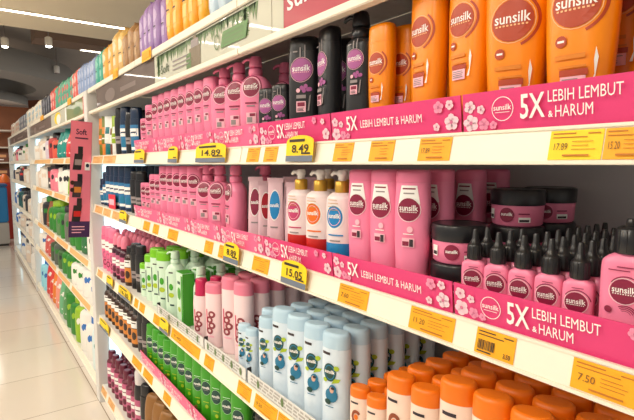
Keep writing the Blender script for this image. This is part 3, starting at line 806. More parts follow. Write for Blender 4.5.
# hanging pink sign by the post
def hang_sign():
    B = MB().box(-.07, .07, -.001, .001, 0, .72, pl('salmon pink board', (238, 126, 148), .5), .001)
    P = Print(lambda u, z: -.0008)
    INKV = pl('plum ink', (70, 24, 60), .5)
    P.rect(-.069, .069, .001, .1, pl('plum band', (62, 34, 84), .5), 2, 1)
    P.text('Soft', -.0, .655, .07, .035, INKV, .02); P.rect(-.04, .045, .612, .62, INKV, 2, 1)
    for k, z in enumerate((.42, .25, .1)):
        P.rect(-.035 - .012, .02 - .012, z, z + .1, BLACK if k != 1 else DARKP, 3, 1, skew=.012); P.rect(-.02, .012, z + .1, z + .145, BLACK, 2, 1); P.rect(-.04, .006, z + .03, z + .065, [GREYP, AMBERL, REDP][k], 2, 1)
        if k == 0: P.rect(.026, .06, z, z + .05, WHITE, 2, 1); P.disc(.044, z + .03, .012, .012, NAVY, 10)
        if k == 1: P.disc(-.052, z + .09, .014, .014, AMBER, 10); P.disc(-.052, z + .045, .014, .014, AMBER, 10)
    P.lines(-.05, .05, .07, 3, .018, .006, PALEPINK)
    o = build('hanging_sign', [('panel', B.mesh('panel'), []), ('printed_artwork', P.mb.mesh('printed_artwork'), [])], (-3.051, -.09, .985), PI / 2, 'tall pink sign strip with bottle pictures hanging off the white post', 'sign')
    o.scale = (.8, 1, .93); o.location.z = 1.03; o.rotation_euler = (0, .065, PI / 2)
hang_sign()

# ------------------------------------------------------------------ printed trays and edge cards
def tray(x0, x1, sh, style, label, H=.0515):
    z0 = SZ[sh] + .0003
    B = MB().box(x0 + .002, x1 - .002, .0115, .36, z0, z0 + .0014, CARDBROWN)
    for e in (x0 + .002, x1 - .0034): B.box(e, e + .0014, .0115, .021, z0, z0 + H * .95, CARDBROWN)
    cx = (x0 + x1) / 2; L = x1 - x0 - .004
    Fp = MB().box(x0 + .002, x1 - .002, .009, .0113, z0, z0 + H, TRAYPINK if style != 'plain' else TRAYPINK2, 0, -.1)
    P = Print(lambda u, z: .009 - .1 * (z - z0), Fp)
    rr = random.Random(int(abs(x0) * 1000)); k_ = L / .3
    for e, sg in ((x0 + .004, 1), (x1 - .004, -1)):
        spots = [(.012, .014, .0115), (.034, .011, .008), (.011, .037, .0085), (.03, .032, .006), (.05, .009, .0055)]
        if sg < 0: spots = [(.014, .018, .012), (.038, .042, .009), (.016, .044, .007), (.042, .012, .006)] if style != 'ring' else [(.012, .016, .011), (.05, .046, .007), (.02, .042, .006)]
        for q, (du, dz, r) in enumerate(spots):
            P.blossom(e + sg * du * min(1, k_ * 1.05), z0 + min(dz, H - r - .002), r, rr.random() * 3, [None, BLOSSOM2][q % 3 == 1])
    if style in ('ring', 'plain'):
        zz = z0 + H * .53; q = lambda d: x0 + d * k_
        P.disc(q(.068), zz, .0165, .0165, WHITE, 30, r0=.94, rings=1); P.text('sunsilk', q(.068), zz + .002, .027 * min(1, k_), .0075, WHITE, .01); P.rect(q(.068) - .011, q(.068) + .011, zz - .005, zz - .0043, WHITE, 2, 1)
        P.text('5X', q(.1105), zz, .033 * k_, .032, WHITE, .014)
        P.text('LEBIH LEMBUT', q(.1735), zz + .0095, .085 * k_, .0142, WHITE, .0)
        P.text('&', q(.1345), zz - .0125, .006 * k_, .008, WHITE, .015); P.text('HARUM', q(.1625), zz - .0098, .044 * k_, .0142, WHITE, .0)
    else:
        zz = z0 + H * .5
        P.text('5X', x0 + .070, zz + .003, .032, .027, WHITE, .014); P.text('LEBIH LEMBUT & HARUM', x0 + .170, zz, .150, .0135, WHITE, .0)
    build('display_tray', [('tray', B.mesh('tray'), []), ('front_panel', Fp.mesh('front_panel'), [])], (0, 0, 0), 0, label, 'tray', 'pink printed display trays')
tA = [-2.193, -1.878, -1.593, -1.355, -1.078, -.782, -.462, -.15]
stA = ['plain', 'plain', 'plain', 'plain', 'ring', 'line', 'ring']
dA = ['short pink tray at the left end of the row on the top shelf', 'pink tray second from the left on the top shelf', 'pink tray third from the left on the top shelf', 'pink tray under the pink pump bottles on the top shelf',
      'pink tray under the black bottles on the top shelf', 'pink tray with one-line wording under the smaller orange bottles', 'pink tray with ring logo under the largest orange bottles']
for i in range(7): tray(tA[i], tA[i + 1], 'A', stA[i], dA[i], .0565)
tB = [-2.235, -1.85, -1.556, -1.318, -1.06, -.776, -.469, -.16]
stB = ['plain', 'plain', 'plain', 'plain', 'ring', 'line', 'ring']
dB = ['pink tray at the left end of the row on the second shelf', 'pink tray second from the left on the second shelf', 'pink tray third from the left on the second shelf', 'pink tray below the empty cardboard gap on the second shelf',
      'pink tray under the three white mist bottles', 'pink tray with one-line wording on the second shelf', 'pink tray with ring logo under the black-nozzle bottles']
for i in range(7): tray(tB[i], tB[i + 1], 'B', stB[i], dB[i])
tD = [-2.22, -1.9, -1.58, -1.18]
for i in range(3): tray(tD[i], tD[i + 1], 'D', 'plain', 'pink tray under the green bottles, %s from the left, fourth shelf' % ORD[i], .05)

def edge_card(x0, x1, label):
    z0 = SZ['C'] + .0003; H = .036
    Bp = MB().box(x0, x1, .0068, .0083, z0, z0 + H, CLEARCARD); Bp.box(x0, x1, .0068, .02, z0, z0 + .001, CLEARCARD)
    P = Print(lambda u, z: .0068, Bp); L = x1 - x0; rr = random.Random(int(x0 * -999))
    for k in range(3):
        u = x0 + .02
        while u < x1 - .05:
            w = rr.uniform(.01, .03); P.rect(u, u + w, z0 + .008 + k * .009, z0 + .013 + k * .009, STRIPTXT, 1, 1); P.k -= 1; u += w + .006
    P.k += 1
    for k in range(5): P.disc(x0 + L * (.1 + .2 * k), z0 + .018, .007, .012, LEAFP, 8, rings=1)
    E = MB().box(x0 - .0032, x0 - .0012, .0066, .02, z0, z0 + H + .006, BLACK)
    build('shelf_edge_card', [('strip', Bp.mesh('strip'), []), ('divider', E.mesh('divider'), [])], (0, 0, 0), 0, label, 'shelf strip', 'clear strips along the third shelf')
edge_card(-1.95, -1.475, 'frosted strip with grey print in front of the pale green bottles')
edge_card(-1.465, -1.175, 'frosted strip with grey print in front of the pale pink bottles')
edge_card(-1.163, -.55, 'frosted strip with grey print in front of the light blue bottles')

# ------------------------------------------------------------------ price tags
def tag(sh, p0, p1, label, price=None, style='flat', code=False, m=None):
    base = RA[sh]
    x0, x1 = X_on(p0, -.006, base + .023), X_on(p1, -.006, base + .023)
    def xs(p):  # photo column on this rail
        return p
    w = x1 - x0; z0 = base + .0052; z1 = base + RH - .005
    sf = lambda u, z: rail_y(z, base) - .0012
    mm = m or (YELLOW if style == 'flag' else TAGORANGE)
    if style == 'flag':
        zt = base + .060; B = MB(); n = 8
        B.box(x0, x1, -.0155, -.0145, z0, zt - .012, mm, 0, .08)
        cxm = (x0 + x1) / 2
        pts = [(cxm + w / 2 * math.cos(t), zt - .012 + .014 * math.sin(t)) for t in [PI * k / 12 for k in range(13)]]
        yy = lambda z: -.0155 + .08 * (z - z0)
        B.add([(u, yy(z), z) for u, z in pts] + [(u, yy(z) + .001, z) for u, z in pts], [tuple(range(13)), tuple(range(25, 12, -1))] + [(i, i + 1, i + 14, i + 13) for i in range(12)], mm, False)
        P = Print(lambda u, z: yy(z), B)
        P.rect(x0, x1, z0, z0 + .013, TAGGREY, 1, 1)
        P.rect(x0 + w * .12, x1 - w * .3, zt - .012, zt - .006, INK, 1, 1)
        if price: P.text(price, cxm + w * .04, z0 + .028, w * .62, .018, INK, .015)
        P.rect(cxm + w * .1, x1 - w * .08, z0 + .016, z0 + .0195, INK, 1, 1)
        C2 = MB().box(cxm - .008, cxm + .008, -.0143, -.0085, z0 + .002, z0 + .011, GREYP)
        parts = [('card', B.mesh('card'), []), ('clip', C2.mesh('clip'), [])]
    else:
        B = MB(); y0 = rail_y(z0, base) - .0012
        B.box(x0, x1, y0, y0 + .0008, z0, z1, mm, 0, TILT)
        P = Print(sf, B); h = z1 - z0
        rr = random.Random(int(p0 * 13))
        ik = INK if code else INKSOFT
        P.rect(x0 + w * .06, x0 + w * .5, z1 - h * .13, z1 - h * .085, ik, 1, 1); P.rect(x0 + w * .06, x0 + w * .72, z1 - h * .255, z1 - h * .22, ik, 1, 1)
        P.rect(x1 - w * .28, x1 - w * .05, z1 - h * .14, z1 - h * .1, ik, 1, 1)
        if code:
            u = x0 + w * .08
            while u < x0 + w * .52:
                t = rr.uniform(.0006, .002); P.rect(u, u + t, z0 + h * .2, z0 + h * .58, INK, 1, 1); P.k -= 1; u += t + rr.uniform(.0006, .0016)
            P.k += 1
            P.rect(x0 + w * .08, x0 + w * .45, z0 + h * .1, z0 + h * .15, INK, 1, 1)
            if price: P.text(price, x1 - w * .16, z0 + h * .22, w * .18, h * .18, INK, .02)
        else:
            if price: P.text(price, x0 + w * .24, z0 + h * .45, w * .26, h * .24, pl('brown tag ink', (120, 80, 30), .6), .0)
            for k in range(3): P.rect(x0 + w * .45, x0 + w * rr.uniform(.75, .92), z0 + h * (.34 + .13 * k), z0 + h * (.362 + .13 * k), ik, 1, 1)
            P.rect(x0 + w * .3, x0 + w * .8, z0 + h * .12, z0 + h * .18, ik, 1, 1)
        parts = [('card', B.mesh('card'), [])]
    build('price_tag', parts, (0, 0, 0), 0, label, 'price tag', 'price tags on the shelf rails')

tag('A', 92.6, 102, 'pale orange paper strip at the left end of the top shelf rail', m=TAGPALE)
tag('A', 103, 115, 'second pale orange paper strip from the left on the top shelf rail', m=TAGPALE)
tag('A', 136, 146, 'small yellow flag tag under the leftmost pink tray, top shelf', style='flag')
tag('A', 170, 179.5, 'narrow yellow flag tag between pink trays on the top shelf', style='flag')
tag('A', 198, 228, 'large yellow flag tag reading 14.89 below the pink pump bottles', '14.89', 'flag')
tag('A', 246.5, 258.5, 'left one of two small amber tags side by side on the top shelf rail')
tag('A', 263.5, 276.5, 'right one of two small amber tags side by side on the top shelf rail')
tag('A', 289, 316, 'yellow flag tag reading 8.49 below the black bottles', '8.49', 'flag')
tag('A', 333, 352, 'amber tag right of the 8.49 flag on the top shelf rail')
tag('A', 369, 393, 'amber tag with faint print, under the one-line tray\'s left half')
tag('A', 418, 450, 'amber tag below the right end of the one-line tray, top shelf', '17.89')
tag('A', 548.5, 602, 'wide amber tag reading 17.89 on the top shelf rail', '17.89', m=YELLOW)
tag('A', 603.5, 650, 'amber tag reading 15.20 cut by the right edge, top shelf rail', '15.20')

def tagB(sh, m_, p0, p1, *a, **k):
    """p0, p1 measured on a sloping rail at mid height: same column serves"""
    tag(sh, p0, p1, *a, **k)
tag('B', 95, 102, 'leftmost pale orange strip on the second shelf rail', m=TAGPALE)
tag('B', 103, 110, 'second pale orange strip on the second shelf rail', m=TAGPALE)
tag('B', 112, 119, 'third pale orange strip on the second shelf rail', m=TAGPALE)
tag('B', 121, 128, 'small yellow flag tag below the dark blue bottles, second shelf', style='flag')
tag('B', 143, 149, 'amber tag first right of the small flag on the second shelf rail')
tag('B', 152.5, 158, 'amber tag second right of the small flag on the second shelf rail')
tag('B', 167.5, 177, 'amber tag third right of the small flag on the second shelf rail')
tag('B', 204, 212, 'amber tag fourth right of the small flag on the second shelf rail')
tag('B', 218, 224, 'amber tag tucked just left of the 8.89 flag')
tag('B', 226, 241, 'yellow flag tag reading 8.89 below the cardboard gap', '8.89', 'flag')
tag('B', 252, 268, 'bent amber tag between the 8.89 and 15.05 flags')
tag('B', 284, 309, 'yellow flag tag reading 15.05 below the mist bottles', '15.05', 'flag')
tag('B', 338, 367, 'amber tag below the pink tall bottles, second shelf rail', '7.60')
tag('B', 409, 453, 'amber tag above the orange caps, second shelf rail', '11.20')
tag('B', 475, 514, 'amber tag with a barcode reading 3.50, below the ring logo tray', '3.50', code=True)
tag('B', 571, 640, 'amber tag reading 7.50 at the right end of the second shelf rail', '7.50')
tag('C', 97.2, 102, 'leftmost pale orange strip on the third shelf rail', m=TAGPALE)
tag('C', 108, 114, 'narrow yellow flag tag under the pink bottles, third shelf', style='flag')
tag('C', 120, 132, 'wide yellow flag tag reading 16.30 under the pink bottles', '16.30', 'flag')
tag('C', 134, 137.5, 'tiny amber tag right of the wide flag on the third shelf rail')
tag('C', 139, 144, 'amber tag left of the green-capped bottles\' flag, third shelf rail')
tag('C', 153, 160, 'amber tag first under the green-capped bottles, third shelf rail')
tag('C', 161.5, 170, 'yellow flag tag under the pale green bottles, third shelf', style='flag')
tag('C', 171, 199, 'long amber tag under the frosted strip, third shelf rail', '9.40')
tag('C', 204, 213, 'small amber tag right of the long one, third shelf rail')
tag('C', 237, 250, 'amber tag first right of the rail joint, third shelf')
tag('C', 254, 276, 'amber tag second right of the rail joint, third shelf', '9.20')
tag('C', 277, 291, 'amber tag third right of the rail joint, third shelf')
tag('D', 101, 110, 'yellow flag tag near the left end of the fourth shelf rail', style='flag')
tag('D', 132, 141, 'amber tag first right of the flag on the fourth shelf rail')
tag('D', 143, 152, 'amber tag second right of the flag on the fourth shelf rail')
tag('D', 163, 170, 'amber tag third right of the flag on the fourth shelf rail')
tag('E', 101.5, 106, 'leftmost pale tag on the bottom shelf rail', m=TAGPALE)
tag('E', 108, 114, 'second pale tag on the bottom shelf rail', m=TAGPALE)

# yellow clips on the upper header rail
for px0, px1, lb in ((147, 156, 'yellow card clipped to the top header rail below the purple packs'), (118, 123, 'yellow card clipped to the top header rail below the tan packs'), (72.5, 76, 'yellow card on the top header rail beyond the post'), (45, 48, 'farthest yellow card on the top header rail')):
    x0, x1 = X_at(px0, -.01), X_at(px1, -.01)
    B = MB().box(x0, x1, -.0105, -.0092, HT - .006, HTOP + .016, pl('golden card', (250, 190, 10), .5), 0, .05); B.box(x0 + .01, x1 - .01, -.012, -.0108, HT + .002, HTOP + .005, TAGORANGE)
    build('price_tag', [('card', B.mesh('card'), [])], (0, -.0025, 0), 0, lb, 'price tag', 'price tags on the shelf rails')

# ------------------------------------------------------------------ goods
Z = lambda sh, t=True: SZ[sh] + (.0022 if t else .0004)
rj = random.Random(21)
def row(kn, args, name, cat, xs, y, sh, rot, desc, ref, group, tray_=True, start=0, jit=.004, rots=None):
    for i, x in enumerate(xs):
        r = (rots[i] if rots else rot + rj.uniform(-4, 4)) * PI / 180
        build(name, recipe(kn, *args), (x, y + rj.uniform(-jit, jit) * .3, Z(sh, tray_)), r, '%s, %s %s' % (desc, ORD[start + i], ref), cat, group)

def grid(kn, args, name, cat, xs, ys, sh, rot, desc, colname, group, tray_=True, start=0):
    """columns recede into the shelf"""
    for i, x in enumerate(xs):
        for j, y in enumerate(ys):
            w = 'front row' if j == 0 else '%s row back' % ORD[j]
            build(name, recipe(kn, *args), (x + rj.uniform(-.0015, .0015), y, Z(sh, tray_)), (rot + rj.uniform(-5, 5)) * PI / 180,
                  '%s, %s, %s %s' % (desc, w, ORD[start + i], colname), cat, group)

def one(kn, args, name, cat, x, y, sh, rot, label, group=None, tray_=True, dz=0, scale=1.0, tilt=0.0):
    return build(name, recipe(kn, *args), (x, y, Z(sh, tray_) + dz), rot * PI / 180, label, cat, group, scale, tilt)

# ---- top shelf
G = 'assorted tubes and bottles left of the pink ones'
one('tube', ('orange', 'olive', .215, .027), 'tube', 'tube', -2.985, .05, 'A', 25, 'olive and orange tube nearest the post on the top shelf', G, False)
one('tube', ('olive', 'orange', .222, .027), 'tube', 'tube', -2.912, .05, 'A', 25, 'olive and orange tube second from the post, top shelf', G, False)
one('blackplain', (.236, .034), 'bottle', 'bottle', -2.95, .13, 'A', 25, 'black-capped bottle behind the two olive tubes, top shelf', G, False)
one('tube', ('white', 'teal', .215, .03), 'tube', 'tube', -2.825, .05, 'A', 30, 'white tube with teal base beside the olive tubes', G, False)
one('tube', ('white', 'brown', .2, .026), 'tube', 'tube', -2.75, .055, 'A', 30, 'white tube with brown base right of the teal-based one', G, False)
one('tube', ('lime', 'white', .205, .03), 'tube', 'tube', -2.67, .05, 'A', 30, 'lime green tube between brown-based tube and black bottle', G, False)
one('blackplain', (.235, .036), 'bottle', 'bottle', -2.575, .05, 'A', 25, 'tall black bottle in front of lime-topped ones, top shelf', G, False)
one('tube', ('olive', 'lime', .232, .03), 'tube', 'tube', -2.6, .14, 'A', 25, 'lime and olive tube standing behind the tall black bottle', G, False)
one('navy', (.232, .034), 'bottle', 'bottle', -2.48, .05, 'A', 25, 'dark blue bottle right of the tall black bottle, top shelf', G, False)
one('blackplain', (.2, .03), 'bottle', 'bottle', -2.402, .05, 'A', 25, 'small black bottle between the two dark blue bottles, top shelf', G, False)
one('navy', (.215, .034), 'bottle', 'bottle', -2.322, .055, 'A', 25, 'dark blue bottle nearest the pink bottles, top shelf', G, False)
row('blackplain', (.225, .034), 'bottle', 'bottle', [-2.5, -2.41, -2.32, -2.235], .15, 'A', 20, 'black bottle in the second row', 'from the left, behind dark blue bottles, top shelf', G, False)

G = 'pink bottles on the top shelf'
PB = 'pink flat-cap bottle on the top shelf'
one('pink', (.15,), 'shampoo_bottle', 'bottle', -2.16, .05, 'A', 28, 'shortest pink bottle on the top shelf, at the left end', G)
one('pink', (.2,), 'shampoo_bottle', 'bottle', -2.075, .05, 'A', 28, 'medium pink bottle right of the shortest one, top shelf', G)
row('pink', (.228,), 'shampoo_bottle', 'bottle', [-1.985 + .0745 * k for k in range(8)], .05, 'A', 13, 'tall ' + PB, 'in the front row from the left', G)
row('pink', (.228,), 'shampoo_bottle', 'bottle', [-1.98 + .0745 * k for k in range(7)], .118, 'A', 13, 'tall ' + PB, 'in the second row from the left', G)
G = 'pink pump bottles on the top shelf'
for x, y, d in ((-1.382, .058, 'leftmost'), (-1.286, .058, 'middle'), (-1.188, .058, 'rightmost front')):
    one('pump', (.243, .0455, .029, 'pink', 'pink', 'pink'), 'pump_bottle', 'bottle', x, y, 'A', 32, '%s pink pump bottle on the top shelf' % d, G)
one('pump', (.234, .042, .029, 'pink', 'pink', 'pink'), 'pump_bottle', 'bottle', -1.168, .142, 'A', 25, 'pink pump bottle standing behind the small black bottles', G)
G = 'black bottles on the top shelf'
one('black', (.148, .026), 'shampoo_bottle', 'bottle', -1.108, .05, 'A', 28, 'small black bottle right beside the pink pump bottles', G)
one('black', (.15, .026), 'shampoo_bottle', 'bottle', -1.042, .05, 'A', 28, 'small black bottle with orchid logo, next to the tall black bottle', G)
one('black', (.242, .037), 'shampoo_bottle', 'bottle', -.94, .05, 'A', 34, 'tall black bottle with fully visible orchid logo, top shelf', G)
one('black', (.242, .034), 'shampoo_bottle', 'bottle', -.8445, .05, 'A', -14, 'tall black bottle turned sideways, left of the black pump bottle', G)
one('pump', (.25, .0305, .023, 'black', 'black', 'black', True), 'pump_bottle', 'bottle', -.7425, .05, 'A', 15, 'black pump bottle next to the orange bottles', G)
for k, x in enumerate((-.9, -.81)):
    one('black', (.242, .034), 'shampoo_bottle', 'bottle', x, .13, 'A', 20, 'black bottle in the second row, behind the %s' % ['tall logo bottle', 'sideways black bottle'][k], G)
one('pump', (.25, .034, .024, 'black', 'black', 'black', True), 'pump_bottle', 'bottle', -.655, .165, 'A', 15, 'black pump bottle half hidden behind the smaller orange bottles', G)
G = 'orange bottles on the top shelf'
one('orange', (.213, .0295), 'shampoo_bottle', 'bottle', -.6815, .05, 'A', 4, 'smaller orange bottle right of the black pump bottle', G)
one('orange', (.213, .0295), 'shampoo_bottle', 'bottle', -.664, .092, 'A', 10, 'smaller orange bottle beside the first big orange one', G)
for x, y, d in ((-.566, .05, 'first'), (-.484, .05, 'second'), (-.402, .047, 'third'), (-.312, .047, 'fourth')):
    one('orange', (.262, .037 if d in ('first', 'second') else .0435), 'shampoo_bottle', 'bottle', x, y, 'A', {'first': -8, 'second': -6, 'third': 16, 'fourth': 8}[d], 'big orange bottle with brown logo, %s from the left, top shelf' % d, G)
one('orange', (.262, .0375), 'shampoo_bottle', 'bottle', -.222, .075, 'A', 8, 'orange bottle cut by the right edge, top shelf', G)
row('orange', (.262, .0375), 'shampoo_bottle', 'bottle', [-.545, -.46, -.38, -.3], .125, 'A', 10, 'big orange bottle in the second row', 'from the left, top shelf', G)

# ---- second shelf
G = 'dark blue bottles at the left of the second shelf'
one('navy', (.15, .03), 'bottle', 'bottle', -2.995, .05, 'B', 30, 'shortest dark blue bottle beside the lit end panel, second shelf', G, False)
one('navy', (.19, .032), 'bottle', 'bottle', -2.915, .05, 'B', 30, 'medium dark blue bottle second from the lit end panel', G, False)
row('navy', (.225, .036), 'bottle', 'bottle', [-2.825, -2.735, -2.645, -2.555], .05, 'B', 30, 'tall dark blue bottle', 'from the left in the front row, second shelf', G, False)
one('navy', (.222, .034), 'bottle', 'bottle', -2.465, .055, 'B', 30, 'tall dark blue bottle nearest the pink row, second shelf', G, False)
row('blackplain', (.2, .034), 'bottle', 'bottle', [-2.375, -2.29], .06, 'B', 30, 'black bottle', 'from the left between blue and pink, second shelf', G, False)
row('navy', (.225, .036), 'bottle', 'bottle', [-2.8, -2.7, -2.6, -2.5, -2.4, -2.3], .15, 'B', 25, 'dark blue bottle in the second row', 'from the left, second shelf', G, False)
build('price_tag', [('card', MB().box(-.05, .05, -.0006, .0006, 0, .075, pl('red card', (220, 50, 70), .5)).box(-.04, .03, -.0009, -.0006, .02, .05, PALEPINK).mesh('card'), [])], (X_at(112, .012), .012, SZ['B'] + .0005), .1, 'red and pink card standing before the dark blue bottles', 'price tag', 'price tags on the shelf rails')
G = 'pink bottles on the second shelf'
row('pink', (.15,), 'shampoo_bottle', 'bottle', [-2.19, -2.125], .05, 'B', 30, 'short pink bottle', 'from the left on the second shelf', G)
row('pink', (.19,), 'shampoo_bottle', 'bottle', [-2.055, -1.985], .05, 'B', 30, 'medium pink bottle', 'from the left on the second shelf', G)
row('pink', (.226,), 'shampoo_bottle', 'bottle', [-1.91 + .0745 * k for k in range(5)], .05, 'B', 32, 'tall pink flat-cap bottle', 'in the front row from the left, second shelf', G)
row('pink', (.226,), 'shampoo_bottle', 'bottle', [-1.9 + .0745 * k for k in range(5)], .118, 'B', 32, 'tall pink flat-cap bottle', 'in the second row from the left, second shelf', G)
G = 'pink pump bottles on the second shelf'
for x, d, rt in ((-1.525, 'leftmost', 32), (-1.428, 'middle', 32), (-1.318, 'rightmost', -6)):
    one('pump', (.228, .043, .029, 'pink', 'pink', 'pink'), 'pump_bottle', 'bottle', x, .058, 'B', rt, '%s pink pump bottle on the second shelf' % d, G)
one('pump', (.228, .043, .029, 'pink', 'pink', 'pink'), 'pump_bottle', 'bottle', -1.3, .15, 'B', 20, 'pink pump bottle in shadow behind the rightmost front one, second shelf', G)
G = 'refill pouches on the second shelf'
one('pouch', ('rose', .185, .025), 'refill_pouch', 'pouch', -1.2, .06, 'B', 40, 'pearl pouch with maroon logo, leftmost of the refill pouches', G)
one('pouch', ('red', .175, .024), 'refill_pouch', 'pouch', -1.142, .06, 'B', 62, 'pearl pouch with red base, seen edge-on beside the blue pouch', G)
one('pouch', ('blue', .185, .026), 'refill_pouch', 'pouch', -1.078, .052, 'B', 36, 'pearl refill pouch with blue base and blue logo', G)
one('pouch', ('red', .175, .024), 'refill_pouch', 'pouch', -1.022, .07, 'B', 30, 'pearl pouch with red logo, beside the mist bottles', G)
row('pouch', ('rose', .185, .032), 'refill_pouch', 'pouch', [-1.15, -1.08, -1.01], .15, 'B', 35, 'shaded refill pouch in the second row', 'from the left', G)
G = 'white mist bottles with gold collars'
for x, c, bb_, d in ((-.953, 'rose', 'red', 'rose'), (-.875, 'orange', 'red', 'orange'), (-.797, 'blue', 'blue', 'blue')):
    one('mist', (c, bb_), 'spray_bottle', 'bottle', x, .048, 'B', 22, 'white mist bottle with gold collar and round %s logo' % d, G)
row('mist', ('rose', 'red'), 'spray_bottle', 'bottle', [-.94, -.868, -.796], .12, 'B', 20, 'white mist bottle in the second row', 'from the left', G)
G = 'large pink bottles with white neck flash'
for i, (x, rt) in enumerate(((-.7255, 10), (-.6595, 12), (-.592, 22))):
    one('pinkbig', (), 'shampoo_bottle', 'bottle', x, .045, 'B', rt, 'pink bottle with white neck flash, %s from the mist bottles' % ORD[i], G)
for i, (x, y, rt) in enumerate(((-.592, .115, -6), (-.588, .205, 2), (-.592, .29, 5), (-.6585, .115, 6), (-.7255, .115, 6), (-.659, .2, 10))):
    one('pinkbig', (), 'shampoo_bottle', 'bottle', x, y, 'B', rt, 'shaded pink bottle, %s' % ['directly behind the third front one', 'two behind the third front one, left of jars', 'at the back wall behind the third one', 'directly behind the second front one', 'directly behind the first front one', 'two behind the second front one'][i], G)
G = 'pink jars with black lids'
for (x, y, n, nm, rt) in ((-.5185, .083, 2, 'front left stack', 30), (-.474, .184, 3, 'middle stack', 25), (-.470, .285, 3, 'rear stack', 35)):
    for k in range(n):
        one('jar', (), 'jar', 'jar', x, y, 'B', rt - 8 * k, 'pink jar with black lid, %s of the %s' % ((['bottom', 'top'] if n == 2 else ['bottom', 'middle', 'top'])[k], nm), G, dz=k * .0664 * (1 if n == 2 else .955), scale=1 if n == 2 else .955)
G = 'small pink bottles with black nozzle caps'
def drop(x, y, lb, rt=None): one('dropper', (), 'nozzle_bottle', 'bottle', x, y, 'B', rj.uniform(0, 9) if rt is None else rt, lb, G)
fx = (-.453, -.4125, -.372, -.332, -.2935)
for i, x in enumerate(fx): drop(x, .036, 'small pink black-nozzle bottle, front row, %s from the jars' % ORD[i], (22, 18, 10, 8, 12)[i])
NR = {0: 2, 1: 3, 2: 9, 3: 9, 4: 9}
for i, x in enumerate(fx):
    for j in range(1, NR[i]):
        y = .036 + j * .0315
        drop(x, y, 'small pink black-nozzle bottle, %s row back, %s column from the jars' % (ORD[j], ORD[i]))
one('dropper', (1.0, True), 'nozzle_bottle', 'bottle', -.2385, .04, 'B', 8, 'large pink bottle with black nozzle cap at the right edge', G)
one('dropper', (1.0, True), 'nozzle_bottle', 'bottle', -.2385, .08, 'B', 5, 'large pink nozzle bottle directly behind the front large one', G)

# ---- third shelf
G = 'pink and plum bottles at the left of the third shelf'
PW = 'pink bottle with white label'
row('pinkwhite', (.25, .036), 'bottle', 'bottle', [-2.985, -2.9, -2.815], .05, 'C', 30, 'pink tall-capped bottle with white label', 'from the post, third shelf', G, False)
row('dome', (.24, .034), 'bottle', 'bottle', [-2.735, -2.655, -2.575], .05, 'C', 30, 'plum bottle with pink dome cap, front row', 'from the left, third shelf', G, False)
one('amber', (.2, .034), 'bottle', 'bottle', -2.49, .05, 'C', 30, 'orange-labelled bottle between pink bottles and black ones, third shelf', G, False)
row('blackplain', (.225, .032), 'bottle', 'bottle', [-2.405, -2.325], .055, 'C', 30, 'black bottle', 'from the left beside the green caps, third shelf', G, False)
for j in range(1, 4):
    row('dome', (.24, .032), 'bottle', 'bottle', [-2.86 + .075 * k for k in range(9)], .05 + j * .072, 'C', 25, 'dome-capped plum bottle, %s row back' % ORD[j], 'from the left, third shelf', G, False)
G = 'pale green bottles on the third shelf'
one('greencap', (.155, .03), 'shampoo_bottle', 'bottle', -2.242, .05, 'C', 30, 'shortest green-capped bottle, third shelf', G, False)
one('greencap', (.21, .032), 'shampoo_bottle', 'bottle', -2.155, .05, 'C', 30, 'medium green-capped bottle right of the shortest', G, False)
one('greencap', (.252, .036), 'shampoo_bottle', 'bottle', -2.06, .05, 'C', 30, 'tall green-capped bottle left of its twin, front row', G, False)
one('greencap', (.252, .036), 'shampoo_bottle', 'bottle', -1.975, .05, 'C', 30, 'tall green-capped bottle beside the pale pump bottle', G, False)
for i, (x, y) in enumerate(((-2.06, .12), (-1.975, .12), (-2.06, .19), (-1.975, .19), (-1.975, .26))):
    one('greencap', (.252, .036), 'shampoo_bottle', 'bottle', x, y, 'C', 25, 'tall green-capped bottle, %s' % ['second row left', 'second row right', 'third row left', 'third row right', 'fourth row'][i] + ' of its pair on the third shelf', G, False)
for j, y in enumerate((.058, .14, .222, .304)):
    one('pump', (.265, .042, .034, 'pg', 'pg', 'pg'), 'pump_bottle', 'bottle', -1.865, y, 'C', 30, 'pale green pump bottle, %s in its receding line' % ['frontmost', 'second', 'third', 'last'][j], G, False)
for j, y in enumerate((.05, .112, .174, .236, .298)):
    one('carton', (.205, .034, .046), 'carton', 'carton', -1.742, y, 'C', 0, 'pale and bright green carton, %s in its receding line' % ['frontmost', 'second', 'third', 'fourth', 'last'][j], 'green cartons on the third shelf', False)
for j, y in enumerate((.08, .16, .24)):
    one('pump', (.235, .028, .026, 'pg', 'pg', 'pg'), 'pump_bottle', 'bottle', -1.66, y, 'C', 30, 'slim pale green pump bottle by the cartons, %s in line' % ORD[j], G, False)
G = 'pale pink bottles on the third shelf'
grid('crimson', (.21,), 'shampoo_bottle', 'bottle', [-1.585], [.05 + .056 * k for k in range(6)], 'C', 28, 'blush bottle with tall crimson cap', 'such column, third shelf', G, False)
grid('rose', (.218, .033), 'shampoo_bottle', 'bottle', [-1.475], [.05 + .056 * k for k in range(6)], 'C', 28, 'medium blush bottle with rose cap', 'such column, third shelf', G, False)
grid('rose', (.252, .034), 'shampoo_bottle', 'bottle', [-1.392, -1.304], [.072 + .056 * k for k in range(6)], 'C', 26, 'tall blush bottle with rose cap', 'column from the left', G, False)
G = 'light blue bottles on the third shelf'
row('blue', (.142, .0215), 'shampoo_bottle', 'bottle', [-1.243, -1.196], .041, 'C', 24, 'smallest light blue bottle', 'from the left, front of the third shelf', G, False)
one('blue', (.197, .028), 'shampoo_bottle', 'bottle', -1.172, .088, 'C', 24, 'medium light blue bottle behind the smallest ones', G, False)
one('blue', (.197, .028), 'shampoo_bottle', 'bottle', -1.112, .045, 'C', 24, 'medium light blue bottle right of the smallest ones', G, False)
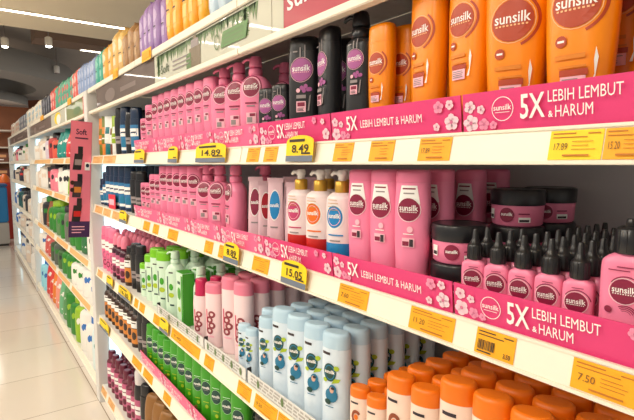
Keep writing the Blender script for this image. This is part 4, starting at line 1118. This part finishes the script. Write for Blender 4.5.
grid('blue', (.24, .0345), 'shampoo_bottle', 'bottle', [-1.035, -.962, -.889, -.815], [.05 + .056 * k for k in range(6)], 'C', 22, 'tall light blue bottle', 'column from the small ones', G, False)
for j in range(1, 5): one('blue', (.197, .028), 'shampoo_bottle', 'bottle', -1.11, .06 + .056 * j, 'C', 22, 'medium light blue bottle, %s row back' % ORD[j], G, False)
G = 'orange-capped bottles on the third shelf'
grid('orangecap', (.148, .0225), 'shampoo_bottle', 'bottle', [-.728, -.676], [.045 + .047 * k for k in range(6)], 'C', 20, 'small orange-capped bottle', 'column from the blue bottles', G, False)
grid('orangecap', (.214, .0285), 'shampoo_bottle', 'bottle', [-.614, -.552], [.048 + .054 * k for k in range(6)], 'C', 20, 'medium orange-capped bottle', 'column from the small ones', G, False)
grid('orangecap', (.252, .031), 'shampoo_bottle', 'bottle', [-.486, -.42, -.354, -.288], [.05 + .056 * k for k in range(5)], 'C', 20, 'large orange-capped bottle', 'column from the medium ones', G, False)

# ---- fourth shelf
G = 'amber and black bottles on the fourth shelf'
row('amber', (.205, .034), 'bottle', 'bottle', [-2.98 + .082 * k for k in range(8)], .05, 'D', 28, 'amber bottle with white and orange label', 'from the left, fourth shelf', G, False)
row('blackplain', (.2, .031), 'bottle', 'bottle', [-2.98 + .082 * k for k in range(8)], .125, 'D', 28, 'black bottle behind the amber row', 'from the left, fourth shelf', G, False)
row('blackplain', (.2, .03), 'bottle', 'bottle', [-2.325, -2.25], .05, 'D', 28, 'black bottle right of the amber row', 'from the left, fourth shelf', G, False)
G = 'green bottles on the fourth shelf'
row('green', (.178,), 'shampoo_bottle', 'bottle', [-2.165 + .078 * k for k in range(4)], .05, 'D', 28, 'shorter green bottle with dark logo', 'from the left, fourth shelf', G)
row('green', (.205,), 'shampoo_bottle', 'bottle', [-1.848 + .079 * k for k in range(4)], .05, 'D', 28, 'middle-height green bottle with dark logo', 'from the left, fourth shelf', G)
row('green', (.235,), 'shampoo_bottle', 'bottle', [-1.53 + .08 * k for k in range(4)], .05, 'D', 28, 'tallest green bottle with dark logo', 'from the left, fourth shelf', G)
row('green', (.2,), 'shampoo_bottle', 'bottle', [-2.15 + .079 * k for k in range(12)], .115, 'D', 25, 'green bottle in the second row', 'from the left, fourth shelf', G)
row('darkblue', (.2,), 'shampoo_bottle', 'bottle', [-1.14, -1.06, -.98], .05, 'D', 25, 'slate blue bottle right of the green row', 'from the left, fourth shelf', 'slate blue bottles', False)

# ---- bottom shelf
G = 'wine red bottles on the bottom shelf'
for j in range(3):
    row('wine', (.225, .034), 'bottle', 'bottle', [-2.985 + .085 * k for k in range(7)], .05 + j * .074, 'E', 28, 'wine red bottle with pink label, %s' % ('front row' if j == 0 else ORD[j] + ' row back'), 'from the left', G, False)
@kind('whitecap')
def _():
    b = smooth_prof([(0, .036, .03), (.006, .039, .033), (.18, .039, .033), (.235, .036, .031), (.252, .026, .024)])
    P = Print(ssurf(b, 2.1)); st_wine(P, .2, .038)
    return [('body', MB().loft(b, BLACK, 2.1).mesh('body'), []), ('cap', MB().loft([(.2525, .031, .031), (.31, .032, .032), (.322, .027, .027)], pl('pearl white cap', (222, 216, 214), .35), 2).mesh('cap'), []), ('printed_label', P.mb.mesh('printed_label'), [])]
one('whitecap', (), 'bottle', 'bottle', -2.378, .05, 'E', 28, 'tall black bottle with large white cap, bottom shelf', None, False)
row('blackplain', (.28, .036), 'bottle', 'bottle', [-2.29], .05, 'E', 28, 'black bottle right of the white-capped one on the bottom shelf', 'from it', 'black bottles on the bottom shelf', False)
row('blackplain', (.28, .036), 'bottle', 'bottle', [-2.378, -2.29], .135, 'E', 28, 'black bottle in the second row, bottom shelf', 'from the left', 'black bottles on the bottom shelf', False)
@kind('goldpack')
def _():
    sec = [(0, .04, .03), (.02, .045, .036), (.15, .046, .036), (.22, .044, .03), (.255, .038, .02), (.265, .03, .012)]
    P = Print(ssurf(sec, 2.6)); P.rect(-.03, .03, .08, .18, pl('tan label', (206, 160, 96), .4), 4, 2); P.disc(0, .13, .02, .03, GOLDB, 12)
    return [('body', MB().loft(smooth_prof(sec, 3), GOLDB, 2.6).mesh('body'), []), ('printed_label', P.mb.mesh('printed_label'), [])]
for j in range(2):
    row('goldpack', (), 'refill_pouch', 'pouch', [-2.195 + .098 * k for k in range(4)], .055 + j * .085, 'E', 25, 'golden brown pack on the bottom shelf, %s' % ('front row' if j == 0 else ORD[j] + ' row back'), 'from the left', 'golden brown packs', False)

# ---- packs standing on the header
def packs(x0, x1, n, rgb, H, acc, desc, group, jit=.012):
    x0 *= 1.075; x1 *= 1.075; H *= .97
    w = (x1 - x0) / n
    for k in range(n):
        h = H + (rj.uniform(-jit, jit) if n > 1 else 0); h = round(h / .006) * .006
        build('film_pack', recipe('pack', rgb, h, round(w * .47, 4), .17, acc), (x0 + w * (k + .5), .105 + rj.uniform(-.006, .006), HTOP + .0005), rj.uniform(-3, 3) * PI / 180,
              '%s, %s from the left, on the header' % (desc, ORD[k]), 'pack', group)
packs(-1.33, -1.055, 4, (206, 226, 240), .28, (250, 250, 250), 'pale blue and white soft pack', 'pale blue packs on the header')
packs(-1.675, -1.335, 5, (248, 176, 30), .27, (250, 206, 110), 'orange yellow soft pack', 'orange packs on the header')
packs(-2.0, -1.68, 5, (164, 130, 190), .222, (196, 172, 214), 'purple soft pack', 'purple packs on the header')
packs(-2.22, -2.005, 3, (176, 134, 88), .186, (196, 158, 112), 'brown soft pack', 'brown packs on the header')
packs(-2.42, -2.225, 2, (232, 190, 110), .222, (250, 228, 190), 'cream and yellow taller soft pack', 'yellow packs on the header')
packs(-2.62, -2.425, 2, (240, 180, 80), .192, (250, 228, 190), 'cream and orange shorter soft pack', 'yellow packs on the header')
packs(-2.8, -2.63, 2, (74, 176, 156), .198, (140, 210, 194), 'teal soft pack', 'teal packs on the header', .004)
packs(-3.26, -2.81, 7, (150, 172, 214), .192, (190, 204, 232), 'periwinkle blue soft pack', 'blue packs on the header')
packs(-3.46, -3.27, 2, (232, 110, 98), .204, (250, 200, 190), 'coral soft pack right of the green ones', 'coral packs on the header', .004)
packs(-4.16, -3.47, 7, (96, 178, 150), .204, (220, 120, 110), 'green soft pack with coral print', 'green packs on the header')
packs(-4.42, -4.17, 2, (230, 96, 84), .21, (250, 190, 180), 'coral soft pack left of the green ones', 'coral packs on the header', .004)
packs(-5.0, -4.43, 4, (58, 60, 72), .2, (120, 120, 130), 'charcoal soft pack', 'dark packs on the header')
packs(-6.3, -5.02, 8, (234, 226, 210), .21, (170, 200, 210), 'cream white soft pack', 'white packs on the header')
packs(-7.2, -6.45, 4, (120, 124, 134), .2, (190, 190, 190), 'grey soft pack near the far end', 'far packs on the header')
packs(-8.62, -7.25, 8, (226, 210, 190), .2, (210, 150, 120), 'beige soft pack near the far end', 'far packs on the header')

# ---- far bays
W_, CRM = (240, 236, 228), (232, 214, 196)
def far_row(x0, x1, sh, items, H, w, where):
    n = len(items); st = (x1 - x0) / n
    for k, (form, c1, c2, cname) in enumerate(items):
        h = H * (1 + .08 * ((k * 7) % 3 - 1)); h = round(h, 3)
        nm = {'bottle': 'bottle', 'pouch': 'refill_pouch', 'box': 'carton'}[form]
        build(nm, recipe('far', form, c1, c2, h, w), (x0 + st * (k + .5), w * (.32 if form != 'box' else .46) + .03, SZ[sh] + .0004), (28 if form != 'box' else 4) * PI / 180,
              '%s %s, %s from the right on %s of %s' % (cname, form, ORD[n - 1 - k], SHN[sh], where), form if form != 'box' else 'carton', 'goods in the bays beyond the sign')
RED, TEAL, DK, GRN, LIM, BLU, ORG, PNK = (214, 48, 44), (0, 140, 130), (36, 34, 40), (40, 130, 36), (150, 190, 30), (40, 110, 190), (236, 130, 40), (240, 130, 150)
w2 = 'the bay beyond the sign'; w3 = 'the farthest bay'
a, b_ = -6.05, -3.2
far_row(a, b_, 'A', [('bottle', W_, CRM, 'white'), ('box', W_, PNK, 'white'), ('bottle', CRM, W_, 'cream'), ('bottle', W_, DK, 'white'), ('bottle', (220, 206, 220), W_, 'lilac'), ('bottle', (190, 60, 60), DK, 'dark red'), ('bottle', (220, 90, 70), DK, 'red'), ('pouch', TEAL, W_, 'teal'), ('pouch', TEAL, W_, 'teal'), ('pouch', RED, W_, 'red'), ('pouch', RED, W_, 'red'), ('bottle', W_, PNK, 'white'), ('pouch', (226, 70, 60), W_, 'scarlet')], .215, .205, w2)
far_row(a, b_, 'B', [('bottle', W_, W_, 'white'), ('bottle', CRM, W_, 'cream'), ('bottle', W_, CRM, 'white'), ('box', DK, RED, 'black'), ('box', DK, RED, 'black'), ('bottle', PNK, DK, 'pink'), ('bottle', PNK, W_, 'pink'), ('bottle', W_, DK, 'white'), ('bottle', W_, DK, 'white'), ('pouch', LIM, W_, 'lime'), ('bottle', LIM, DK, 'lime'), ('bottle', (80, 90, 60), DK, 'olive'), ('bottle', W_, BLU, 'white')], .222, .205, w2)
far_row(a, b_, 'C', [('bottle', W_, W_, 'white'), ('bottle', CRM, W_, 'cream'), ('bottle', DK, GRN, 'dark'), ('pouch', (150, 80, 40), GRN, 'brown'), ('bottle', GRN, LIM, 'green'), ('bottle', GRN, LIM, 'green'), ('bottle', (90, 130, 80), GRN, 'sage'), ('bottle', GRN, DK, 'green'), ('bottle', (110, 110, 100), GRN, 'grey'), ('bottle', GRN, LIM, 'green'), ('bottle', GRN, LIM, 'green'), ('pouch', (40, 110, 60), W_, 'deep green'), ('bottle', W_, DK, 'white')], .27, .205, w2)
far_row(a, b_, 'D', [('bottle', W_, W_, 'white'), ('bottle', W_, BLU, 'white'), ('pouch', (210, 90, 80), W_, 'coral'), ('pouch', (210, 90, 80), W_, 'coral'), ('bottle', (60, 80, 50), GRN, 'olive'), ('bottle', (80, 90, 80), GRN, 'grey green'), ('bottle', (60, 100, 50), DK, 'deep green'), ('bottle', GRN, LIM, 'green'), ('bottle', GRN, LIM, 'green'), ('bottle', W_, GRN, 'white'), ('bottle', W_, GRN, 'white'), ('bottle', W_, BLU, 'white'), ('bottle', W_, BLU, 'white')], .222, .205, w2)
far_row(a, b_, 'E', [('bottle', (150, 220, 236), BLU, 'cyan'), ('bottle', (150, 220, 236), BLU, 'cyan'), ('pouch', RED, W_, 'red'), ('pouch', (226, 60, 50), W_, 'scarlet'), ('pouch', ORG, W_, 'orange'), ('pouch', (240, 150, 130), W_, 'salmon'), ('pouch', (110, 180, 130), W_, 'mint'), ('pouch', (90, 150, 90), W_, 'sage'), ('bottle', GRN, LIM, 'green'), ('bottle', GRN, LIM, 'green'), ('bottle', LIM, W_, 'lime'), ('bottle', W_, BLU, 'white'), ('bottle', W_, BLU, 'white'), ('bottle', (220, 236, 236), TEAL, 'pale')], .34, .205, w2)
a, b_ = -9.05, -6.45
far_row(a, b_, 'A', [('bottle', W_, GRN, 'white'), ('bottle', CRM, DK, 'cream'), ('bottle', PNK, DK, 'pink'), ('bottle', W_, DK, 'white'), ('box', CRM, W_, 'cream'), ('bottle', W_, GRN, 'white'), ('bottle', CRM, W_, 'cream'), ('bottle', W_, CRM, 'white')], .2, .22, w3)
far_row(a, b_, 'B', [('bottle', (40, 44, 80), DK, 'navy'), ('bottle', CRM, DK, 'cream'), ('box', W_, DK, 'white'), ('bottle', (40, 40, 60), RED, 'navy'), ('box', DK, CRM, 'black'), ('bottle', CRM, W_, 'cream'), ('bottle', W_, W_, 'white'), ('bottle', CRM, PNK, 'cream')], .2, .22, w3)
far_row(a, b_, 'C', [('bottle', BLU, W_, 'blue'), ('bottle', W_, BLU, 'white'), ('bottle', (10, 90, 90), DK, 'teal'), ('bottle', (10, 90, 90), DK, 'teal'), ('bottle', CRM, DK, 'cream'), ('bottle', DK, DK, 'black'), ('bottle', CRM, W_, 'cream'), ('bottle', W_, W_, 'white')], .25, .22, w3)
far_row(a, b_, 'D', [('bottle', BLU, W_, 'blue'), ('bottle', W_, BLU, 'white'), ('bottle', CRM, W_, 'cream'), ('box', CRM, DK, 'cream'), ('bottle', W_, DK, 'white'), ('bottle', CRM, W_, 'cream'), ('bottle', W_, W_, 'white')], .2, .22, w3)
far_row(a, b_, 'E', [('box', (30, 40, 80), W_, 'navy'), ('box', (30, 40, 80), W_, 'navy'), ('bottle', W_, BLU, 'white'), ('box', DK, W_, 'black'), ('bottle', CRM, W_, 'cream'), ('box', (60, 70, 90), W_, 'slate'), ('bottle', W_, W_, 'white'), ('box', CRM, W_, 'cream')], .3, .22, w3)

for k, nm in zip('ABCD', ('top', 'second', 'third', 'fourth')):
    for q, (xa, xb, d) in enumerate(((-3.3, -3.95, 'nearest strip'), (-4.05, -4.6, 'middle strip'), (-4.75, -5.9, 'farthest strip'))):
        zz = RA[k]
        build('price_tag', [('card', MB().box(xb, xa, rail_y(zz + .005, zz) - .0014, rail_y(zz + .005, zz) - .0006, zz + .005, zz + RH - .006, TAGPALE, 0, TILT).mesh('card'), [])], (0, 0, 0), 0,
              'pale orange paper on the %s rail beyond the pink sign, %s' % (nm, d), 'price tag', 'price tags on the shelf rails')

# ------------------------------------------------------------------ light
def area(name, loc, sx, sy_, power, col=(1, .95, .87), rot=(0, 0, 0)):
    l = bpy.data.lights.new(name, 'AREA'); l.shape = 'RECTANGLE'; l.size = sx; l.size_y = sy_; l.energy = power; l.color = col
    o = bpy.data.objects.new(name, l); COL.objects.link(o); o.location = loc; o.rotation_euler = rot
for k, x in enumerate((-8.7, -5.84, -4.4, -2.98, -1.55, -.12)):
    if k > 1: area('added_ceiling_fill', (x, -2.5, 2.87), .1, 2.5, 9, rot=(PI, 0, 0))  # added fill facing up, there only to brighten the ceiling
    area('aisle_lamp', (x, -2.5, 2.84 if k > 1 else 2.975), .1, 2.7, (24, 27, 37, 42, 45, 47)[k])
area('end_lamp', (-11.5, -1.0, 2.7), 1.5, 1.5, 40)
w = bpy.data.worlds.new('store_ambient'); SC.world = w; w.use_nodes = True
bg = w.node_tree.nodes['Background']; bg.inputs['Color'].default_value = (1.0, .95, .88, 1); bg.inputs['Strength'].default_value = .55

SC.view_settings.view_transform = 'Standard'; SC.view_settings.look = 'None'; SC.view_settings.gamma = 1
SC.view_settings.use_curve_mapping = False; SC.view_settings.exposure = -0.28
SC.cycles.use_denoising = True
SC.cycles.max_bounces = 8; SC.cycles.diffuse_bounces = 4
dups = [k for k, v in LABELS.items() if v > 1]
if dups: print('DUP', dups)
print('THINGS', len(LABELS), 'LONG', [k for k in LABELS if not 4 <= len(k.split()) <= 16])
